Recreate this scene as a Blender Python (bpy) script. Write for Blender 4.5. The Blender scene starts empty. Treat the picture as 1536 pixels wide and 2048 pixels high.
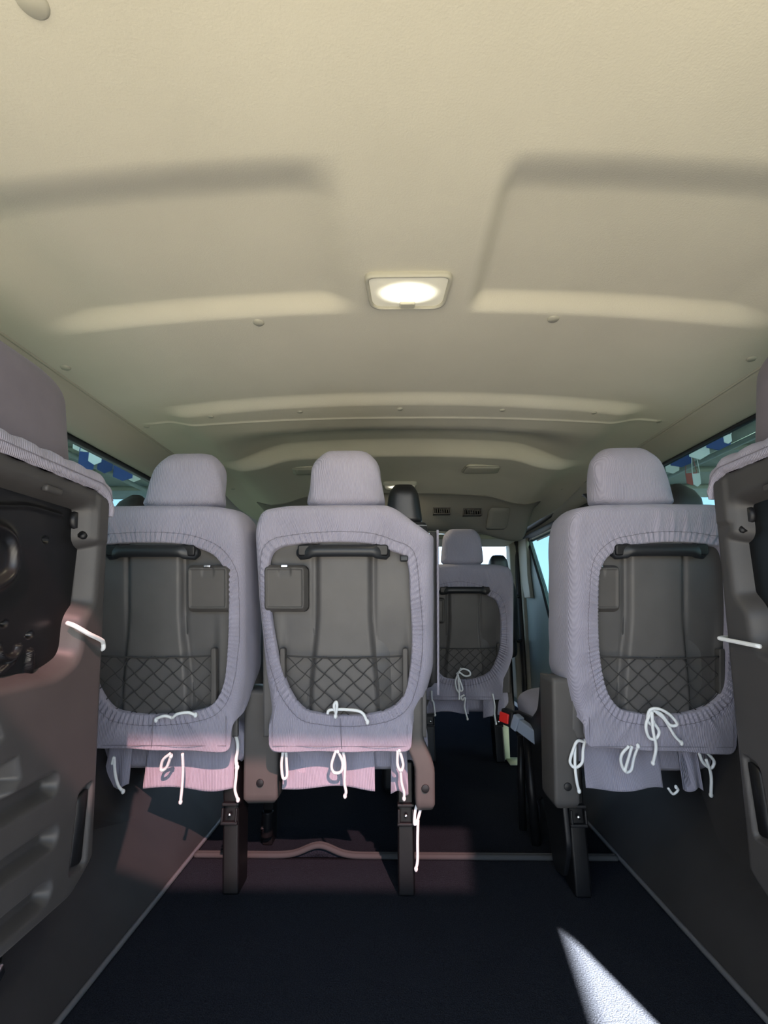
import bpy, bmesh, math, random
import numpy as np
from mathutils import Vector
random.seed(4)
rng = np.random.default_rng(4)
S = bpy.context.scene
COL = S.collection

# ------------------------------------------------------------------ camera model (photo frame 1536 x 2048)
F = 960.0
CAM = (-.035, 0.0, .70)
TH = math.atan(191 / F)
PS = math.atan(15 / F)
_ct, _st, _cp, _sp = math.cos(TH), math.sin(TH), math.cos(PS), math.sin(PS)
def ray(u, v):
    x = (u - 768) / F; b = (1024 - v) / F
    y = _ct - b * _st; z = _st + b * _ct
    return (x * _cp - y * _sp, x * _sp + y * _cp, z)
def atY(u, v, Y):
    d = ray(u, v); t = (Y - CAM[1]) / d[1]
    return Vector([CAM[i] + t * d[i] for i in range(3)])
def atX(u, v, X):
    d = ray(u, v); t = (X - CAM[0]) / d[0]
    return Vector([CAM[i] + t * d[i] for i in range(3)])
def atZ(u, v, Z):
    d = ray(u, v); t = (Z - CAM[2]) / d[2]
    return Vector([CAM[i] + t * d[i] for i in range(3)])
TILT = .196
def atB(u, v, off=0., Y0=1.36):           # a point in front of a reclined seat back
    n = (0, 1, TILT); p = (0, Y0 - off, .24)
    d = ray(u, v)
    t = sum((p[i] - CAM[i]) * n[i] for i in range(3)) / sum(d[i] * n[i] for i in range(3))
    return Vector([CAM[i] + t * d[i] for i in range(3)])

# ------------------------------------------------------------------ materials
def L(r, g, b):
    f = lambda c: c / 12.92 if c <= .04045 else ((c + .055) / 1.055) ** 2.4
    return (f(r / 255), f(g / 255), f(b / 255), 1)
def mat(name, col, rough=.6, metal=0., spec=.5, noise=None, bump=None, rib=None, var=.0, varscale=6., sheen=0.):
    """noise bump = (scale, strength, distance); rib = (period, strength)"""
    m = bpy.data.materials.new(name); m.use_nodes = True
    nt = m.node_tree; N = nt.nodes; K = nt.links
    p = N['Principled BSDF']
    p.inputs['Base Color'].default_value = col
    p.inputs['Roughness'].default_value = rough
    p.inputs['Metallic'].default_value = metal
    p.inputs['Specular IOR Level'].default_value = spec
    if sheen:
        p.inputs['Sheen Weight'].default_value = sheen
        p.inputs['Sheen Roughness'].default_value = .5
    tc = N.new('ShaderNodeTexCoord')
    src = col
    last = None
    if var:
        n = N.new('ShaderNodeTexNoise'); n.inputs['Scale'].default_value = varscale; n.inputs['Detail'].default_value = 6
        K.new(tc.outputs['Object'], n.inputs['Vector'])
        r = N.new('ShaderNodeMapRange'); r.inputs['From Min'].default_value = .3; r.inputs['From Max'].default_value = .7
        r.inputs['To Min'].default_value = 1 - var; r.inputs['To Max'].default_value = 1 + var
        K.new(n.outputs['Fac'], r.inputs['Value'])
        mx = N.new('ShaderNodeVectorMath'); mx.operation = 'SCALE'
        mx.inputs[0].default_value = col[:3]
        K.new(r.outputs['Result'], mx.inputs['Scale'])
        K.new(mx.outputs['Vector'], p.inputs['Base Color'])
        last = mx
    h = None
    if rib:
        sx = N.new('ShaderNodeSeparateXYZ'); K.new(tc.outputs['Object'], sx.inputs[0])
        a = N.new('ShaderNodeMath'); a.operation = 'ADD'
        K.new(sx.outputs['X'], a.inputs[0]); K.new(sx.outputs['Y'], a.inputs[1])
        mu = N.new('ShaderNodeMath'); mu.operation = 'MULTIPLY'; mu.inputs[1].default_value = 2 * math.pi / rib[0]
        K.new(a.outputs[0], mu.inputs[0])
        sn = N.new('ShaderNodeMath'); sn.operation = 'SINE'; K.new(mu.outputs[0], sn.inputs[0])
        b = N.new('ShaderNodeBump'); b.inputs['Strength'].default_value = rib[1]; b.inputs['Distance'].default_value = .0008
        K.new(sn.outputs[0], b.inputs['Height']); h = b
        r2 = N.new('ShaderNodeMapRange'); r2.inputs['From Min'].default_value = -1
        r2.inputs['To Min'].default_value = .93; r2.inputs['To Max'].default_value = 1.05
        K.new(sn.outputs[0], r2.inputs['Value'])
        mx2 = N.new('ShaderNodeVectorMath'); mx2.operation = 'SCALE'
        if last: K.new(last.outputs['Vector'], mx2.inputs[0])
        else: mx2.inputs[0].default_value = col[:3]
        K.new(r2.outputs['Result'], mx2.inputs['Scale']); K.new(mx2.outputs['Vector'], p.inputs['Base Color'])
    if bump:
        n = N.new('ShaderNodeTexNoise'); n.inputs['Scale'].default_value = bump[0]; n.inputs['Detail'].default_value = 4
        K.new(tc.outputs['Object'], n.inputs['Vector'])
        b = N.new('ShaderNodeBump'); b.inputs['Strength'].default_value = bump[1]; b.inputs['Distance'].default_value = bump[2]
        K.new(n.outputs['Fac'], b.inputs['Height'])
        if h: K.new(h.outputs['Normal'], b.inputs['Normal'])
        h = b
    if h: K.new(h.outputs['Normal'], p.inputs['Normal'])
    return m
M = {}
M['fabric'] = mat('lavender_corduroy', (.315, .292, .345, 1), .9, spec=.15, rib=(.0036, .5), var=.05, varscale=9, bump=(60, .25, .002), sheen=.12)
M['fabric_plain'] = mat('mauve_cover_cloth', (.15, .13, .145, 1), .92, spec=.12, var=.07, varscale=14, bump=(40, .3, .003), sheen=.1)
M['plastic'] = mat('taupe_moulded_plastic', (.078, .072, .067, 1), .5, spec=.22, bump=(900, .18, .0006), var=.06, varscale=20)
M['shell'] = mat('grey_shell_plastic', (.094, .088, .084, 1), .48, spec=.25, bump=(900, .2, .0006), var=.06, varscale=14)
M['darktrim'] = mat('dark_side_trim_plastic', (.030, .028, .028, 1), .5, spec=.14, bump=(700, .25, .0008), var=.12, varscale=9)
M['black'] = mat('black_plastic', (.009, .009, .010, 1), .42, spec=.22, bump=(600, .08, .0005))
M['blackmetal'] = mat('black_painted_steel', (.006, .006, .0065, 1), .36, spec=.12, var=.15, varscale=30)
M['pan'] = mat('black_gloss_steel_pan', (.006, .006, .0065, 1), .32, spec=.38, var=.15, varscale=30)
M['folded'] = mat('shaded_folded_seat_plastic', (.054, .050, .048, 1), .46, spec=.25, bump=(900, .2, .0006), var=.08, varscale=12)  # darker copy of the shell grey, shade put into its colour
M['handle'] = mat('black_grab_handle_plastic', (.016, .017, .019, 1), .42, spec=.28, bump=(700, .1, .0005))
M['net'] = mat('charcoal_elastic_cord', (.045, .043, .042, 1), .8, spec=.2)
M['cord'] = mat('white_cotton_cord', (.80, .80, .78, 1), .85, spec=.15, bump=(900, .35, .001))
M['ceil'] = mat('cream_headliner_felt', (.57, .54, .45, 1), .95, spec=.08, bump=(350, .3, .0012), var=.03, varscale=5)
M['ceilplastic'] = mat('cream_moulded_trim', (.42, .40, .325, 1), .6, spec=.3, bump=(500, .1, .0006))
M['overhead'] = mat('grey_overhead_panel_felt', (.20, .19, .165, 1), .9, spec=.1, bump=(350, .3, .001))
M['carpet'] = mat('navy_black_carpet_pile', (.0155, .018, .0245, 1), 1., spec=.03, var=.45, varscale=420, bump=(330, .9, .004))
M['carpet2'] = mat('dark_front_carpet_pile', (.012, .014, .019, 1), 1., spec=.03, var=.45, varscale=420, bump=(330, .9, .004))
M['binding'] = mat('grey_carpet_binding', (.05, .05, .05, 1), .9, spec=.1, bump=(600, .5, .001))
M['striptrim'] = mat('grey_sill_strip', (.10, .10, .105, 1), .5, spec=.4)
M['chrome'] = mat('bright_steel', (.65, .65, .66, 1), .22, metal=1.)
M['leather'] = mat('black_leather', (.022, .021, .022, 1), .42, spec=.5, bump=(250, .25, .0012))
M['leather2'] = mat('grey_leather', (.045, .044, .046, 1), .5, spec=.4, bump=(250, .25, .0012))
M['thread'] = mat('pale_stitching_thread', (.45, .44, .43, 1), .8)
M['darkthread'] = mat('dark_stitching_thread', (.16, .145, .17, 1), .9)
M['red'] = mat('red_button_plastic', (.62, .02, .015, 1), .4)
M['greybelt'] = mat('grey_belt_webbing', (.22, .25, .30, 1), .7, spec=.3, bump=(500, .3, .001))
M['belt'] = mat('black_belt_webbing', (.02, .02, .022, 1), .7)
M['rubber'] = mat('black_rubber_seal', (.012, .012, .012, 1), .6)
M['body'] = mat('white_van_paint', (.7, .7, .7, 1), .3)
M['doorpanel'] = mat('door_trim_teal_reflection', (.26, .33, .32, 1), .6, bump=(500, .1, .0006))  # teal reflection of the door glass put into the lining colour
M['doorblue'] = mat('pale_blue_door_lining', (.42, .56, .62, 1), .6)
M['flagblue'] = mat('blue_banner_cloth', (.035, .07, .22, 1), .8)
M['flagwhite'] = mat('white_banner_cloth', (.85, .88, .84, 1), .8)
M['flagred'] = mat('red_banner_cloth', (.45, .12, .1, 1), .8)
M['canopy'] = mat('pale_green_canopy_sheet', (.34, .37, .32, 1), .7, var=.1)
M['ground'] = mat('pale_concrete_ground', (.044, .0415, .0345, 1), .9, var=.15, varscale=1.5, bump=(12, .3, .01))
M['step'] = mat('sunlit_step_tone', (.62, .68, .45, 1), .6)  # sunlit look of the step well put into this pale tone
M['outwall'] = mat('pale_blue_outside_wall', (.45, .6, .68, 1), .8, var=.15, varscale=2)

def glass_mat(name, tint, refl=.06):
    m = bpy.data.materials.new(name); m.use_nodes = True
    nt = m.node_tree; nt.nodes.clear()
    o = nt.nodes.new('ShaderNodeOutputMaterial'); t = nt.nodes.new('ShaderNodeBsdfTransparent')
    g = nt.nodes.new('ShaderNodeBsdfGlossy'); mx = nt.nodes.new('ShaderNodeMixShader')
    t.inputs['Color'].default_value = (*tint, 1); g.inputs['Roughness'].default_value = .02
    mx.inputs['Fac'].default_value = refl
    nt.links.new(t.outputs[0], mx.inputs[1]); nt.links.new(g.outputs[0], mx.inputs[2]); nt.links.new(mx.outputs[0], o.inputs[0])
    return m
M['glass'] = glass_mat('lightly_tinted_glass', (.46, .57, .58))
M['clearglass'] = glass_mat('clear_windscreen_glass', (.85, .9, .9), .04)
M['tailglass'] = glass_mat('red_brown_tinted_rear_glass', (.023, .0130, .0138), .05)

def lamp_mat(name, strength, rad):
    m = bpy.data.materials.new(name); m.use_nodes = True
    nt = m.node_tree; N = nt.nodes; K = nt.links
    p = N['Principled BSDF']; p.inputs['Base Color'].default_value = (.75, .72, .6, 1); p.inputs['Roughness'].default_value = .3
    tc = N.new('ShaderNodeTexCoord'); mp = N.new('ShaderNodeMapping'); K.new(tc.outputs['Object'], mp.inputs['Vector'])
    mp.inputs['Scale'].default_value = (1 / rad, 1.75 / rad, 0)
    gr = N.new('ShaderNodeVectorMath'); gr.operation = 'LENGTH'; K.new(mp.outputs['Vector'], gr.inputs[0])
    r = N.new('ShaderNodeMapRange'); r.interpolation_type = 'SMOOTHERSTEP'
    r.inputs['From Min'].default_value = .25; r.inputs['From Max'].default_value = 1.05
    r.inputs['To Min'].default_value = strength; r.inputs['To Max'].default_value = .12
    K.new(gr.outputs['Value'], r.inputs['Value'])
    p.inputs['Emission Color'].default_value = (1, .93, .70, 1)
    K.new(r.outputs['Result'], p.inputs['Emission Strength'])
    return m
M['lens'] = lamp_mat('lit_lamp_lens', 4.0, .070)

# ------------------------------------------------------------------ object helpers
def link(name, me, m, parent=None, smooth=True, loc=None):
    o = bpy.data.objects.new(name, me); COL.objects.link(o)
    if m is not None: me.materials.append(M[m] if isinstance(m, str) else m)
    if smooth and me.polygons:
        me.polygons.foreach_set('use_smooth', [True] * len(me.polygons))
    if parent is not None:
        o.parent = parent
        o.location = -Vector(parent['origin']) if 'origin' in parent else (0, 0, 0)
    return o
def obj(name, verts, faces, m, parent=None, smooth=True, recalc=True, bevel=0, bseg=2, sharp=None):
    me = bpy.data.meshes.new(name)
    me.from_pydata([tuple(v) for v in verts], [], faces); me.update()
    if recalc:
        bm = bmesh.new(); bm.from_mesh(me); bmesh.ops.recalc_face_normals(bm, faces=bm.faces[:]); bm.to_mesh(me); bm.free()
    o = link(name, me, m, parent, smooth)
    if bevel:
        md = o.modifiers.new('b', 'BEVEL'); md.width = bevel; md.segments = bseg; md.limit_method = 'ANGLE'; md.angle_limit = .6
    if sharp or bevel:
        md = o.modifiers.new('w', 'WEIGHTED_NORMAL'); md.keep_sharp = True
        
    return o
class MB:
    def __init__(s): s.v = []; s.f = []
    def add(s, vs, fs):
        n = len(s.v); s.v += [Vector(v) for v in vs]; s.f += [[n + i for i in f] for f in fs]
        return s
    def box(s, a, b):
        x0, y0, z0 = a; x1, y1, z1 = b
        return s.add([(x0, y0, z0), (x1, y0, z0), (x1, y1, z0), (x0, y1, z0), (x0, y0, z1), (x1, y0, z1), (x1, y1, z1), (x0, y1, z1)],
                     [(0, 3, 2, 1), (4, 5, 6, 7), (0, 1, 5, 4), (1, 2, 6, 5), (2, 3, 7, 6), (3, 0, 4, 7)])
    def prism(s, poly, axis, a, b):
        """poly of 2D points extruded along axis from a to b. axis 0: poly=(y,z), 1: (x,z), 2: (x,y)"""
        def P(p, h):
            return (h, p[0], p[1]) if axis == 0 else (p[0], h, p[1]) if axis == 1 else (p[0], p[1], h)
        n = len(poly)
        vs = [P(p, a) for p in poly] + [P(p, b) for p in poly]
        return s.add(vs, [list(range(n))[::-1], list(range(n, 2 * n))] + [(i, (i + 1) % n, n + (i + 1) % n, n + i) for i in range(n)])
    def tube(s, pts, r, seg=8, closed=False):
        pts = [Vector(p) for p in pts]; n = len(pts)
        rs = r if isinstance(r, (list, tuple)) else [r] * n
        vs = []; up = None
        for i, p in enumerate(pts):
            a = pts[(i - 1) % n] if closed or i > 0 else p
            b = pts[(i + 1) % n] if closed or i < n - 1 else p
            t = (b - a)
            t = t.normalized() if t.length > 1e-9 else Vector((0, 0, 1))
            if up is None:
                up = Vector((0, 0, 1)) if abs(t.z) < .9 else Vector((1, 0, 0))
            x = t.cross(up)
            if x.length < 1e-6: x = t.orthogonal()
            x.normalize(); y = x.cross(t).normalized(); up = y
            for k in range(seg):
                w = 2 * math.pi * k / seg
                vs.append(p + (x * math.cos(w) + y * math.sin(w)) * rs[i])
        fs = []
        for i in range(n if closed else n - 1):
            j = (i + 1) % n
            for k in range(seg):
                fs.append((i * seg + k, i * seg + (k + 1) % seg, j * seg + (k + 1) % seg, j * seg + k))
        if not closed:
            fs.append(list(range(seg))[::-1]); fs.append([(n - 1) * seg + k for k in range(seg)])
        return s.add(vs, fs)
    def ball(s, c, r, sx=1, sy=1, sz=1, n=8):
        vs = []; fs = []
        for i in range(n + 1):
            a = math.pi * i / n
            for k in range(2 * n):
                b = math.pi * k / n
                vs.append((c[0] + r * sx * math.sin(a) * math.cos(b), c[1] + r * sy * math.sin(a) * math.sin(b), c[2] + r * sz * math.cos(a)))
        for i in range(n):
            for k in range(2 * n):
                fs.append((i * 2 * n + k, i * 2 * n + (k + 1) % (2 * n), (i + 1) * 2 * n + (k + 1) % (2 * n), (i + 1) * 2 * n + k))
        return s.add(vs, fs)
    def disc(s, c, nrm, r, h, seg=20):
        c = Vector(c); n = Vector(nrm).normalized(); x = n.orthogonal().normalized(); y = n.cross(x)
        vs = []
        for rr, hh in ((r, 0), (r, h * .5), (r * .85, h), ):
            for k in range(seg):
                w = 2 * math.pi * k / seg
                vs.append(c + (x * math.cos(w) + y * math.sin(w)) * rr + n * hh)
        fs = [list(range(seg))[::-1], [2 * seg + k for k in range(seg)]]
        for i in range(2):
            for k in range(seg):
                fs.append((i * seg + k, i * seg + (k + 1) % seg, (i + 1) * seg + (k + 1) % seg, (i + 1) * seg + k))
        return s.add(vs, fs)
    def build(s, name, m, parent=None, **k):
        return obj(name, s.v, s.f, m, parent, **k)
def spline(pts, n=8, closed=False):
    P = [np.array(p, float) for p in pts]; out = []; N = len(P)
    rngi = range(N if closed else N - 1)
    for i in rngi:
        p1 = P[i]; p2 = P[(i + 1) % N]
        p0 = P[(i - 1) % N] if closed or i > 0 else 2 * p1 - p2
        p3 = P[(i + 2) % N] if closed or i < N - 2 else 2 * p2 - p1
        for k in range(n):
            t = k / n
            out.append(.5 * ((2 * p1) + (-p0 + p2) * t + (2 * p0 - 5 * p1 + 4 * p2 - p3) * t * t + (-p0 + 3 * p1 - 3 * p2 + p3) * t ** 3))
    if not closed: out.append(P[-1])
    return out
def round_poly(pts, r, n=6):
    """polygon with rounded corners; r number or list"""
    N = len(pts); out = []
    for i in range(N):
        p = np.array(pts[i], float); a = np.array(pts[i - 1], float) - p; b = np.array(pts[(i + 1) % N], float) - p
        rr = r[i] if isinstance(r, (list, tuple)) else r
        la, lb = np.linalg.norm(a), np.linalg.norm(b)
        d = min(rr, la * .49, lb * .49)
        A = p + a / la * d; B = p + b / lb * d
        for k in range(n + 1):
            t = k / n
            out.append((1 - t) ** 2 * A + 2 * t * (1 - t) * p + t * t * B)
    return [tuple(q) for q in out]
def sstep(a, b, x):
    t = np.clip((x - a) / (b - a), 0, 1); return t * t * (3 - 2 * t)
def sdpoly(px, py, poly):
    """signed distance to polygon (negative inside), arrays"""
    poly = np.array(poly, float); n = len(poly)
    d = np.full(px.shape, 1e9); s = np.ones(px.shape)
    for i in range(n):
        a = poly[i]; b = poly[i - 1]; e = b - a
        wx = px - a[0]; wy = py - a[1]
        t = np.clip((wx * e[0] + wy * e[1]) / max(e @ e, 1e-12), 0, 1)
        d = np.minimum(d, (wx - e[0] * t) ** 2 + (wy - e[1] * t) ** 2)
        c1 = py >= a[1]; c2 = py < b[1]; c3 = e[0] * wy > e[1] * wx
        flip = (c1 & c2 & c3) | (~c1 & ~c2 & ~c3)
        s = np.where(flip, -s, s)
    return s * np.sqrt(d)
def sdcap(px, py, a, b, r):
    a = np.array(a); b = np.array(b); e = b - a
    t = np.clip(((px - a[0]) * e[0] + (py - a[1]) * e[1]) / (e @ e), 0, 1)
    return np.hypot(px - a[0] - e[0] * t, py - a[1] - e[1] * t) - r
def gridsurf(name, X, Y, Z, m, parent=None, thick=None, smooth=True):
    """X,Y,Z arrays (nu,nv); thick = vector for a skirt + back"""
    nu, nv = X.shape
    vs = np.stack([X, Y, Z], -1).reshape(-1, 3)
    idx = np.arange(nu * nv).reshape(nu, nv)
    fs = np.stack([idx[:-1, :-1], idx[1:, :-1], idx[1:, 1:], idx[:-1, 1:]], -1).reshape(-1, 4).tolist()
    vs = vs.tolist()
    if thick is not None:
        loop = list(idx[0, :]) + list(idx[1:, -1]) + list(idx[-1, -2::-1]) + list(idx[-2:0:-1, 0])
        n0 = len(vs); t = np.array(thick, float)
        for i in loop: vs.append((np.array(vs[i]) + t).tolist())
        k = len(loop)
        for i in range(k):
            fs.append([int(loop[i]), int(loop[(i + 1) % k]), n0 + (i + 1) % k, n0 + i])
        fs.append([n0 + i for i in range(k)])
    return obj(name, vs, fs, m, parent, smooth=smooth)
def rbox(name, a, b, r, m, parent=None, seg=3):
    o = MB().box(a, b).build(name, m, parent, bevel=r, bseg=seg)
    return o
def empty(name, loc, label=None, cat=None, group=None):
    o = bpy.data.objects.new(name, None); COL.objects.link(o); o.location = loc; o.empty_display_size = .05
    o['origin'] = [float(c) for c in loc]
    if label: o['label'] = label; o['category'] = cat
    if group: o['group'] = group
    return o
def tag(o, label, cat, group=None):
    o['label'] = label; o['category'] = cat
    if group: o['group'] = group
    return o
def struct(o, label=None):
    o['kind'] = 'structure'
    if label: o['label'] = label
    return o
def loft(mb, rings, cap=True):
    n = len(rings[0]); vs = [p for r in rings for p in r]; fs = []
    for i in range(len(rings) - 1):
        for k in range(n):
            fs.append((i * n + k, i * n + (k + 1) % n, (i + 1) * n + (k + 1) % n, (i + 1) * n + k))
    if cap:
        fs.append(list(range(n))[::-1]); fs.append([(len(rings) - 1) * n + k for k in range(n)])
    return mb.add(vs, fs)

# ------------------------------------------------------------------ headrest (rounded, cloth covered)
def headrest_mb(cx, cy, z0, z1, wb, wt, dep, ex=3.6, lean=.10, wrinkle=1., skew=0.):
    mb = MB(); rings = []; NS = 64; NR = 26
    for i in range(NR + 1):
        s = i / NR
        # rounded profile at both ends
        e = min(s, 1 - s)
        edge_t = 1 - max(0, (s - .62) / .38) ** 2.6 if s > .62 else 1
        edge_b = 1 - .35 * max(0, (.14 - s) / .14) ** 2
        k = max(.02, edge_t) ** .5 * edge_b
        w = (wb + (wt - wb) * s) * .5
        z = z0 + (z1 - z0) * (s if s < .9 else .9 + .1 * math.sin((s - .9) / .1 * math.pi / 2))
        ring = []
        for q in range(NS):
            a = 2 * math.pi * q / NS
            c, sn = math.cos(a), math.sin(a)
            px = math.copysign(abs(c) ** (2 / ex), c) * w * (.30 + .70 * k if s > .62 else k)
            py = math.copysign(abs(sn) ** (2 / 2.6), sn) * dep * .5 * k
            rip = wrinkle * .0018 * math.sin(a * 17 + math.sin(a * 5) * 2) * max(0, (.22 - s) / .22)
            rip += wrinkle * .0012 * math.sin(a * 6 + s * 9)
            ring.append((cx + skew * s + px * (1 + rip / .08), cy + py * (1 + rip / .05) - lean * (z - z0) * 1.0, z))
        rings.append(ring)
    return loft(mb, rings)

# ------------------------------------------------------------------ passenger seat (row three and two)
def yb(z): return -(z - .24) * TILT
HOLE = [(-.165, .851), (-.10, .861), (-.02, .864), (.06, .861), (.115, .846), (.163, .818), (.172, .72), (.176, .60), (.160, .495), (.128, .452), (.075, .434),
        (0, .429), (-.06, .434), (-.105, .448), (-.143, .502), (-.172, .595), (-.190, .72), (-.190, .815)]
def polar(poly, c, angs):
    """radius of star-shaped closed polyline at angles"""
    P = np.array(poly) - np.array(c); out = []
    Q = np.roll(P, -1, axis=0)
    for a in angs:
        d = np.array((math.cos(a), math.sin(a))); best = None
        den = d[0] * (Q - P)[:, 1] - d[1] * (Q - P)[:, 0]
        den = np.where(abs(den) < 1e-12, 1e-12, den)
        t = (P[:, 0] * (Q - P)[:, 1] - P[:, 1] * (Q - P)[:, 0]) / den
        u = (P[:, 0] * d[1] - P[:, 1] * d[0]) / den
        ok = (t > 0) & (u >= -1e-6) & (u <= 1 + 1e-6)
        out.append(float(t[ok].max()) if ok.any() else .2)
    return np.array(out)
def seat(x0, Y0, dz, label, group, mir=1, hole=HOLE, outline=None, flaps=(), hinge=None, hook=False, cords=(), seed=0,
         legs=(), folds=(), tray=.034, hr=None, depth=.13, sag=0., cush=(0, .222), hem=.340):
    R = np.random.default_rng(seed)
    root = empty('passenger_seat', (x0, Y0, 0), label, 'seat', group)
    def T(p):     # local (x, y, z) to world
        return (x0 + p[0] * mir, Y0 + p[1], p[2] + dz)
    # moulded rear shell
    nx, nz = 90, 130
    xs, zs = np.meshgrid(np.linspace(-.212, .212, nx), np.linspace(.37, .868 if sag else .925, nz), indexing='ij')
    gw = .060 + .018 * sstep(.70, .45, zs)
    cen = sstep(gw + .014, gw, abs(xs)) * .011
    grv = -.006 * np.exp(-((abs(xs) - gw - .016) / .006) ** 2)
    low = -.007 * sstep(.72, .58, zs) * sstep(gw + .01, gw + .03, abs(xs)) * sstep(.168, .150, abs(xs))
    off = cen + grv + low + .006 * sstep(.82, .86, zs)
    off += .012 * np.exp(-((zs - .44) / .03) ** 2) * 0
    W = np.stack([x0 + xs * mir, Y0 + yb(zs) - off, zs + dz])
    gridsurf('back_shell', W[0], W[1], W[2], 'shell', root, thick=(0, .012, 0))
    # cloth cover
    c = (0, .645)
    hp = [(p[0], p[1]) for p in spline(hole, 8, True)]
    if outline is None:
        outline = [(-.190, hem), (-.190, .455), (-.203, .53), (-.222, .72), (-.232, .90), (-.215, .95), (-.15, .961), (0, .963), (.15, .961), (.216, .95), (.233, .90),
                   (.232, .72), (.230, .545), (.208, .478), (.175, .414), (.171, hem + .002)]
    NA = 800
    angs = np.linspace(0, 2 * math.pi, NA, endpoint=False) - math.pi / 2 + .0033
    rh = polar(hp, c, angs); ro = polar(round_poly(outline, .022, 4), c, angs)
    ca, sa = np.cos(angs), np.sin(angs)
    hx, hz = c[0] + rh * ca, c[1] + rh * sa
    ox, oz = c[0] + ro * ca, c[1] + ro * sa
    bot = sstep(.44, .40, oz)                      # 1 along the hanging hem
    D = depth * sstep(.40, .56, oz) * (1 - bot) + .004
    # gathers around the elastic edge
    ph = np.cumsum(R.uniform(.35, 1.45, NA))
    amp = .4 + .6 * np.interp(np.arange(NA), np.linspace(0, NA, 40), R.uniform(0, 1, 40))
    gath = np.sin(ph) * amp
    big = np.interp(np.arange(NA), np.linspace(0, NA, 40), np.r_[R.normal(0, 1, 39), 0])
    vs = []
    rows = [(-.02, -.012, 0)]
    s_list = [0., .04, .10, .16, .22, .26, .29, .32, .38, .46, .55, .64, .72, .80, .87, .93, .97, 1.]
    X = []; Yv = []; Z = []
    def ring(px, off, pz):
        X.append(px); Yv.append(yb(pz) - off); Z.append(pz)
    ring(hx - .002 * ca, np.full(NA, .010), hz - .002 * sa)
    hemw = .024 / np.maximum(ro - rh, .03)
    for s in s_list:
        dist = (ro - rh) * (1 - s)
        off = np.full(NA, .026)
        rr = .034
        q = np.clip((rr - dist) / rr, 0, 1)
        off = off - (rr * (1 - np.sqrt(np.clip(1 - q * q, 0, 1)))) * (1 - bot)
        inset = 0
        g = np.exp(-np.maximum(0, s - hemw * .9) / .10)
        edge = .5 + .5 * np.clip(s / np.maximum(hemw, .05), 0, 1)
        off = off + gath * .0034 * g * edge
        off = off + .0022 * np.where(s < hemw, 1, 0) * (1 - .4 * bot)     # the turned hem stands a little proud
        off = off + big * .0026 * math.sin(math.pi * min(1, s)) 
        off = off + bot * .006 * s + bot * .004 * np.sin(ox * 40 + seed) * s
        px = hx + (ox - hx) * s; pz = hz + (oz - hz) * s
        for (fx, fz, ang, ln, fa) in folds:
            dx = (px - fx) * math.cos(ang) + (pz - fz) * math.sin(ang)
            dy = -(px - fx) * math.sin(ang) + (pz - fz) * math.cos(ang)
            off = off + fa * np.exp(-(dy / .007) ** 2) * np.exp(-(dx / ln) ** 2)
        if sag:
            pz = pz - sag * sstep(.10, .23, px) * sstep(.86, .96, pz)
        ring(px, off, pz)
    lastx, lasto, lastz = X[-1].copy(), None, Z[-1].copy()
    y_edge = Yv[-1].copy()
    for j in range(1, 8):
        s = j / 7
        bul = .006 * math.sin(math.pi * s)
        fold2 = .002 * np.sin(oz * 60 + j) * s
        X.append(lastx + (bul + fold2 * .5) * ca * (1 - bot)); Z.append(lastz + bul * sa * (1 - bot) + .012 * s * bot)
        Yv.append(y_edge + D * s + .006 * s * bot)
    n = len(X); verts = []
    for i in range(n):
        for k in range(NA): verts.append(T((X[i][k], Yv[i][k], Z[i][k])))
    faces = [(i * NA + k, i * NA + (k + 1) % NA, (i + 1) * NA + (k + 1) % NA, (i + 1) * NA + k) for i in range(n - 1) for k in range(NA)]
    cov = obj('seat_cover', verts, faces, 'fabric', root)
    # stitched line round the gathered hem and along the bottom edge
    def onrear(frac):
        s = np.clip(frac, 0, 1)
        px = hx + (ox - hx) * s; pz = hz + (oz - hz) * s
        nS = len(s_list); YY = np.array(Yv[1:1 + nS])
        return [T((px[k], float(np.interp(s[k], s_list, YY[:, k])) - .0006, pz[k])) for k in range(0, NA)]
    st = MB().tube(onrear(hemw * 1.05), .0007, 5, closed=True)
    hx0 = min(p[0] for p in outline if p[1] < hem + .02); hx1 = max(p[0] for p in outline if p[1] < hem + .02)
    yy = lambda z: yb(z) - .0345
    st.tube([T((hx0 + .010, yy(.43), .43)), T((hx0 + .010, yy(hem + .016), hem + .016)), T((hx1 - .010, yy(hem + .016), hem + .016)), T((hx1 - .010, yy(.41), .41))], .0007, 5)
    if seed in (1, 2): st.tube([T((-.008, yy(.425), .425)), T((-.004, yy(hem + .01), hem + .01))], .0007, 5)
    st.build('stitching', 'darkthread', cov)
    # padding behind the cover
    N2 = 40; rings = []
    for i in range(15):
        z = .365 + ((.875 if sag else .948) - .365) * i / 14
        k = 1 - max(0, (i - 11) / 3) ** 2 * .12
        w = (.178 + .040 * float(sstep(.40, .60, z))) * k
        ring_ = []
        for q in range(N2):
            a = 2 * math.pi * q / N2; cc, ss = math.cos(a), math.sin(a)
            ring_.append(T((math.copysign(abs(cc) ** .4, cc) * w, yb(z) + .078 + math.copysign(abs(ss) ** .5, ss) * .062 * k, z)))
        rings.append(ring_)
    loft(MB(), rings).build('backrest_padding', 'fabric', root)
    if sag:
        fb = MB(); pr = [(.228, .045), (.246, .055), (.246, .115), (.228, .115)]
        loft(fb, [[T((q[0], yb(z) + q[1], z)) for q in pr] for z in np.linspace(.50, .90, 8)])
        fb.build('cover_gap_shade', 'belt', cov)  # black slab drawn as the shade inside the cover gap
        MB().tube([T((.2475, yb(z) + .05, z)) for z in np.linspace(.47, .905, 12)], .0035, 6).build('cover_piping', 'fabric', cov)
    # headrest
    h = hr or dict(x=0, wb=.215, wt=.172, z1=1.118)
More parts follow.
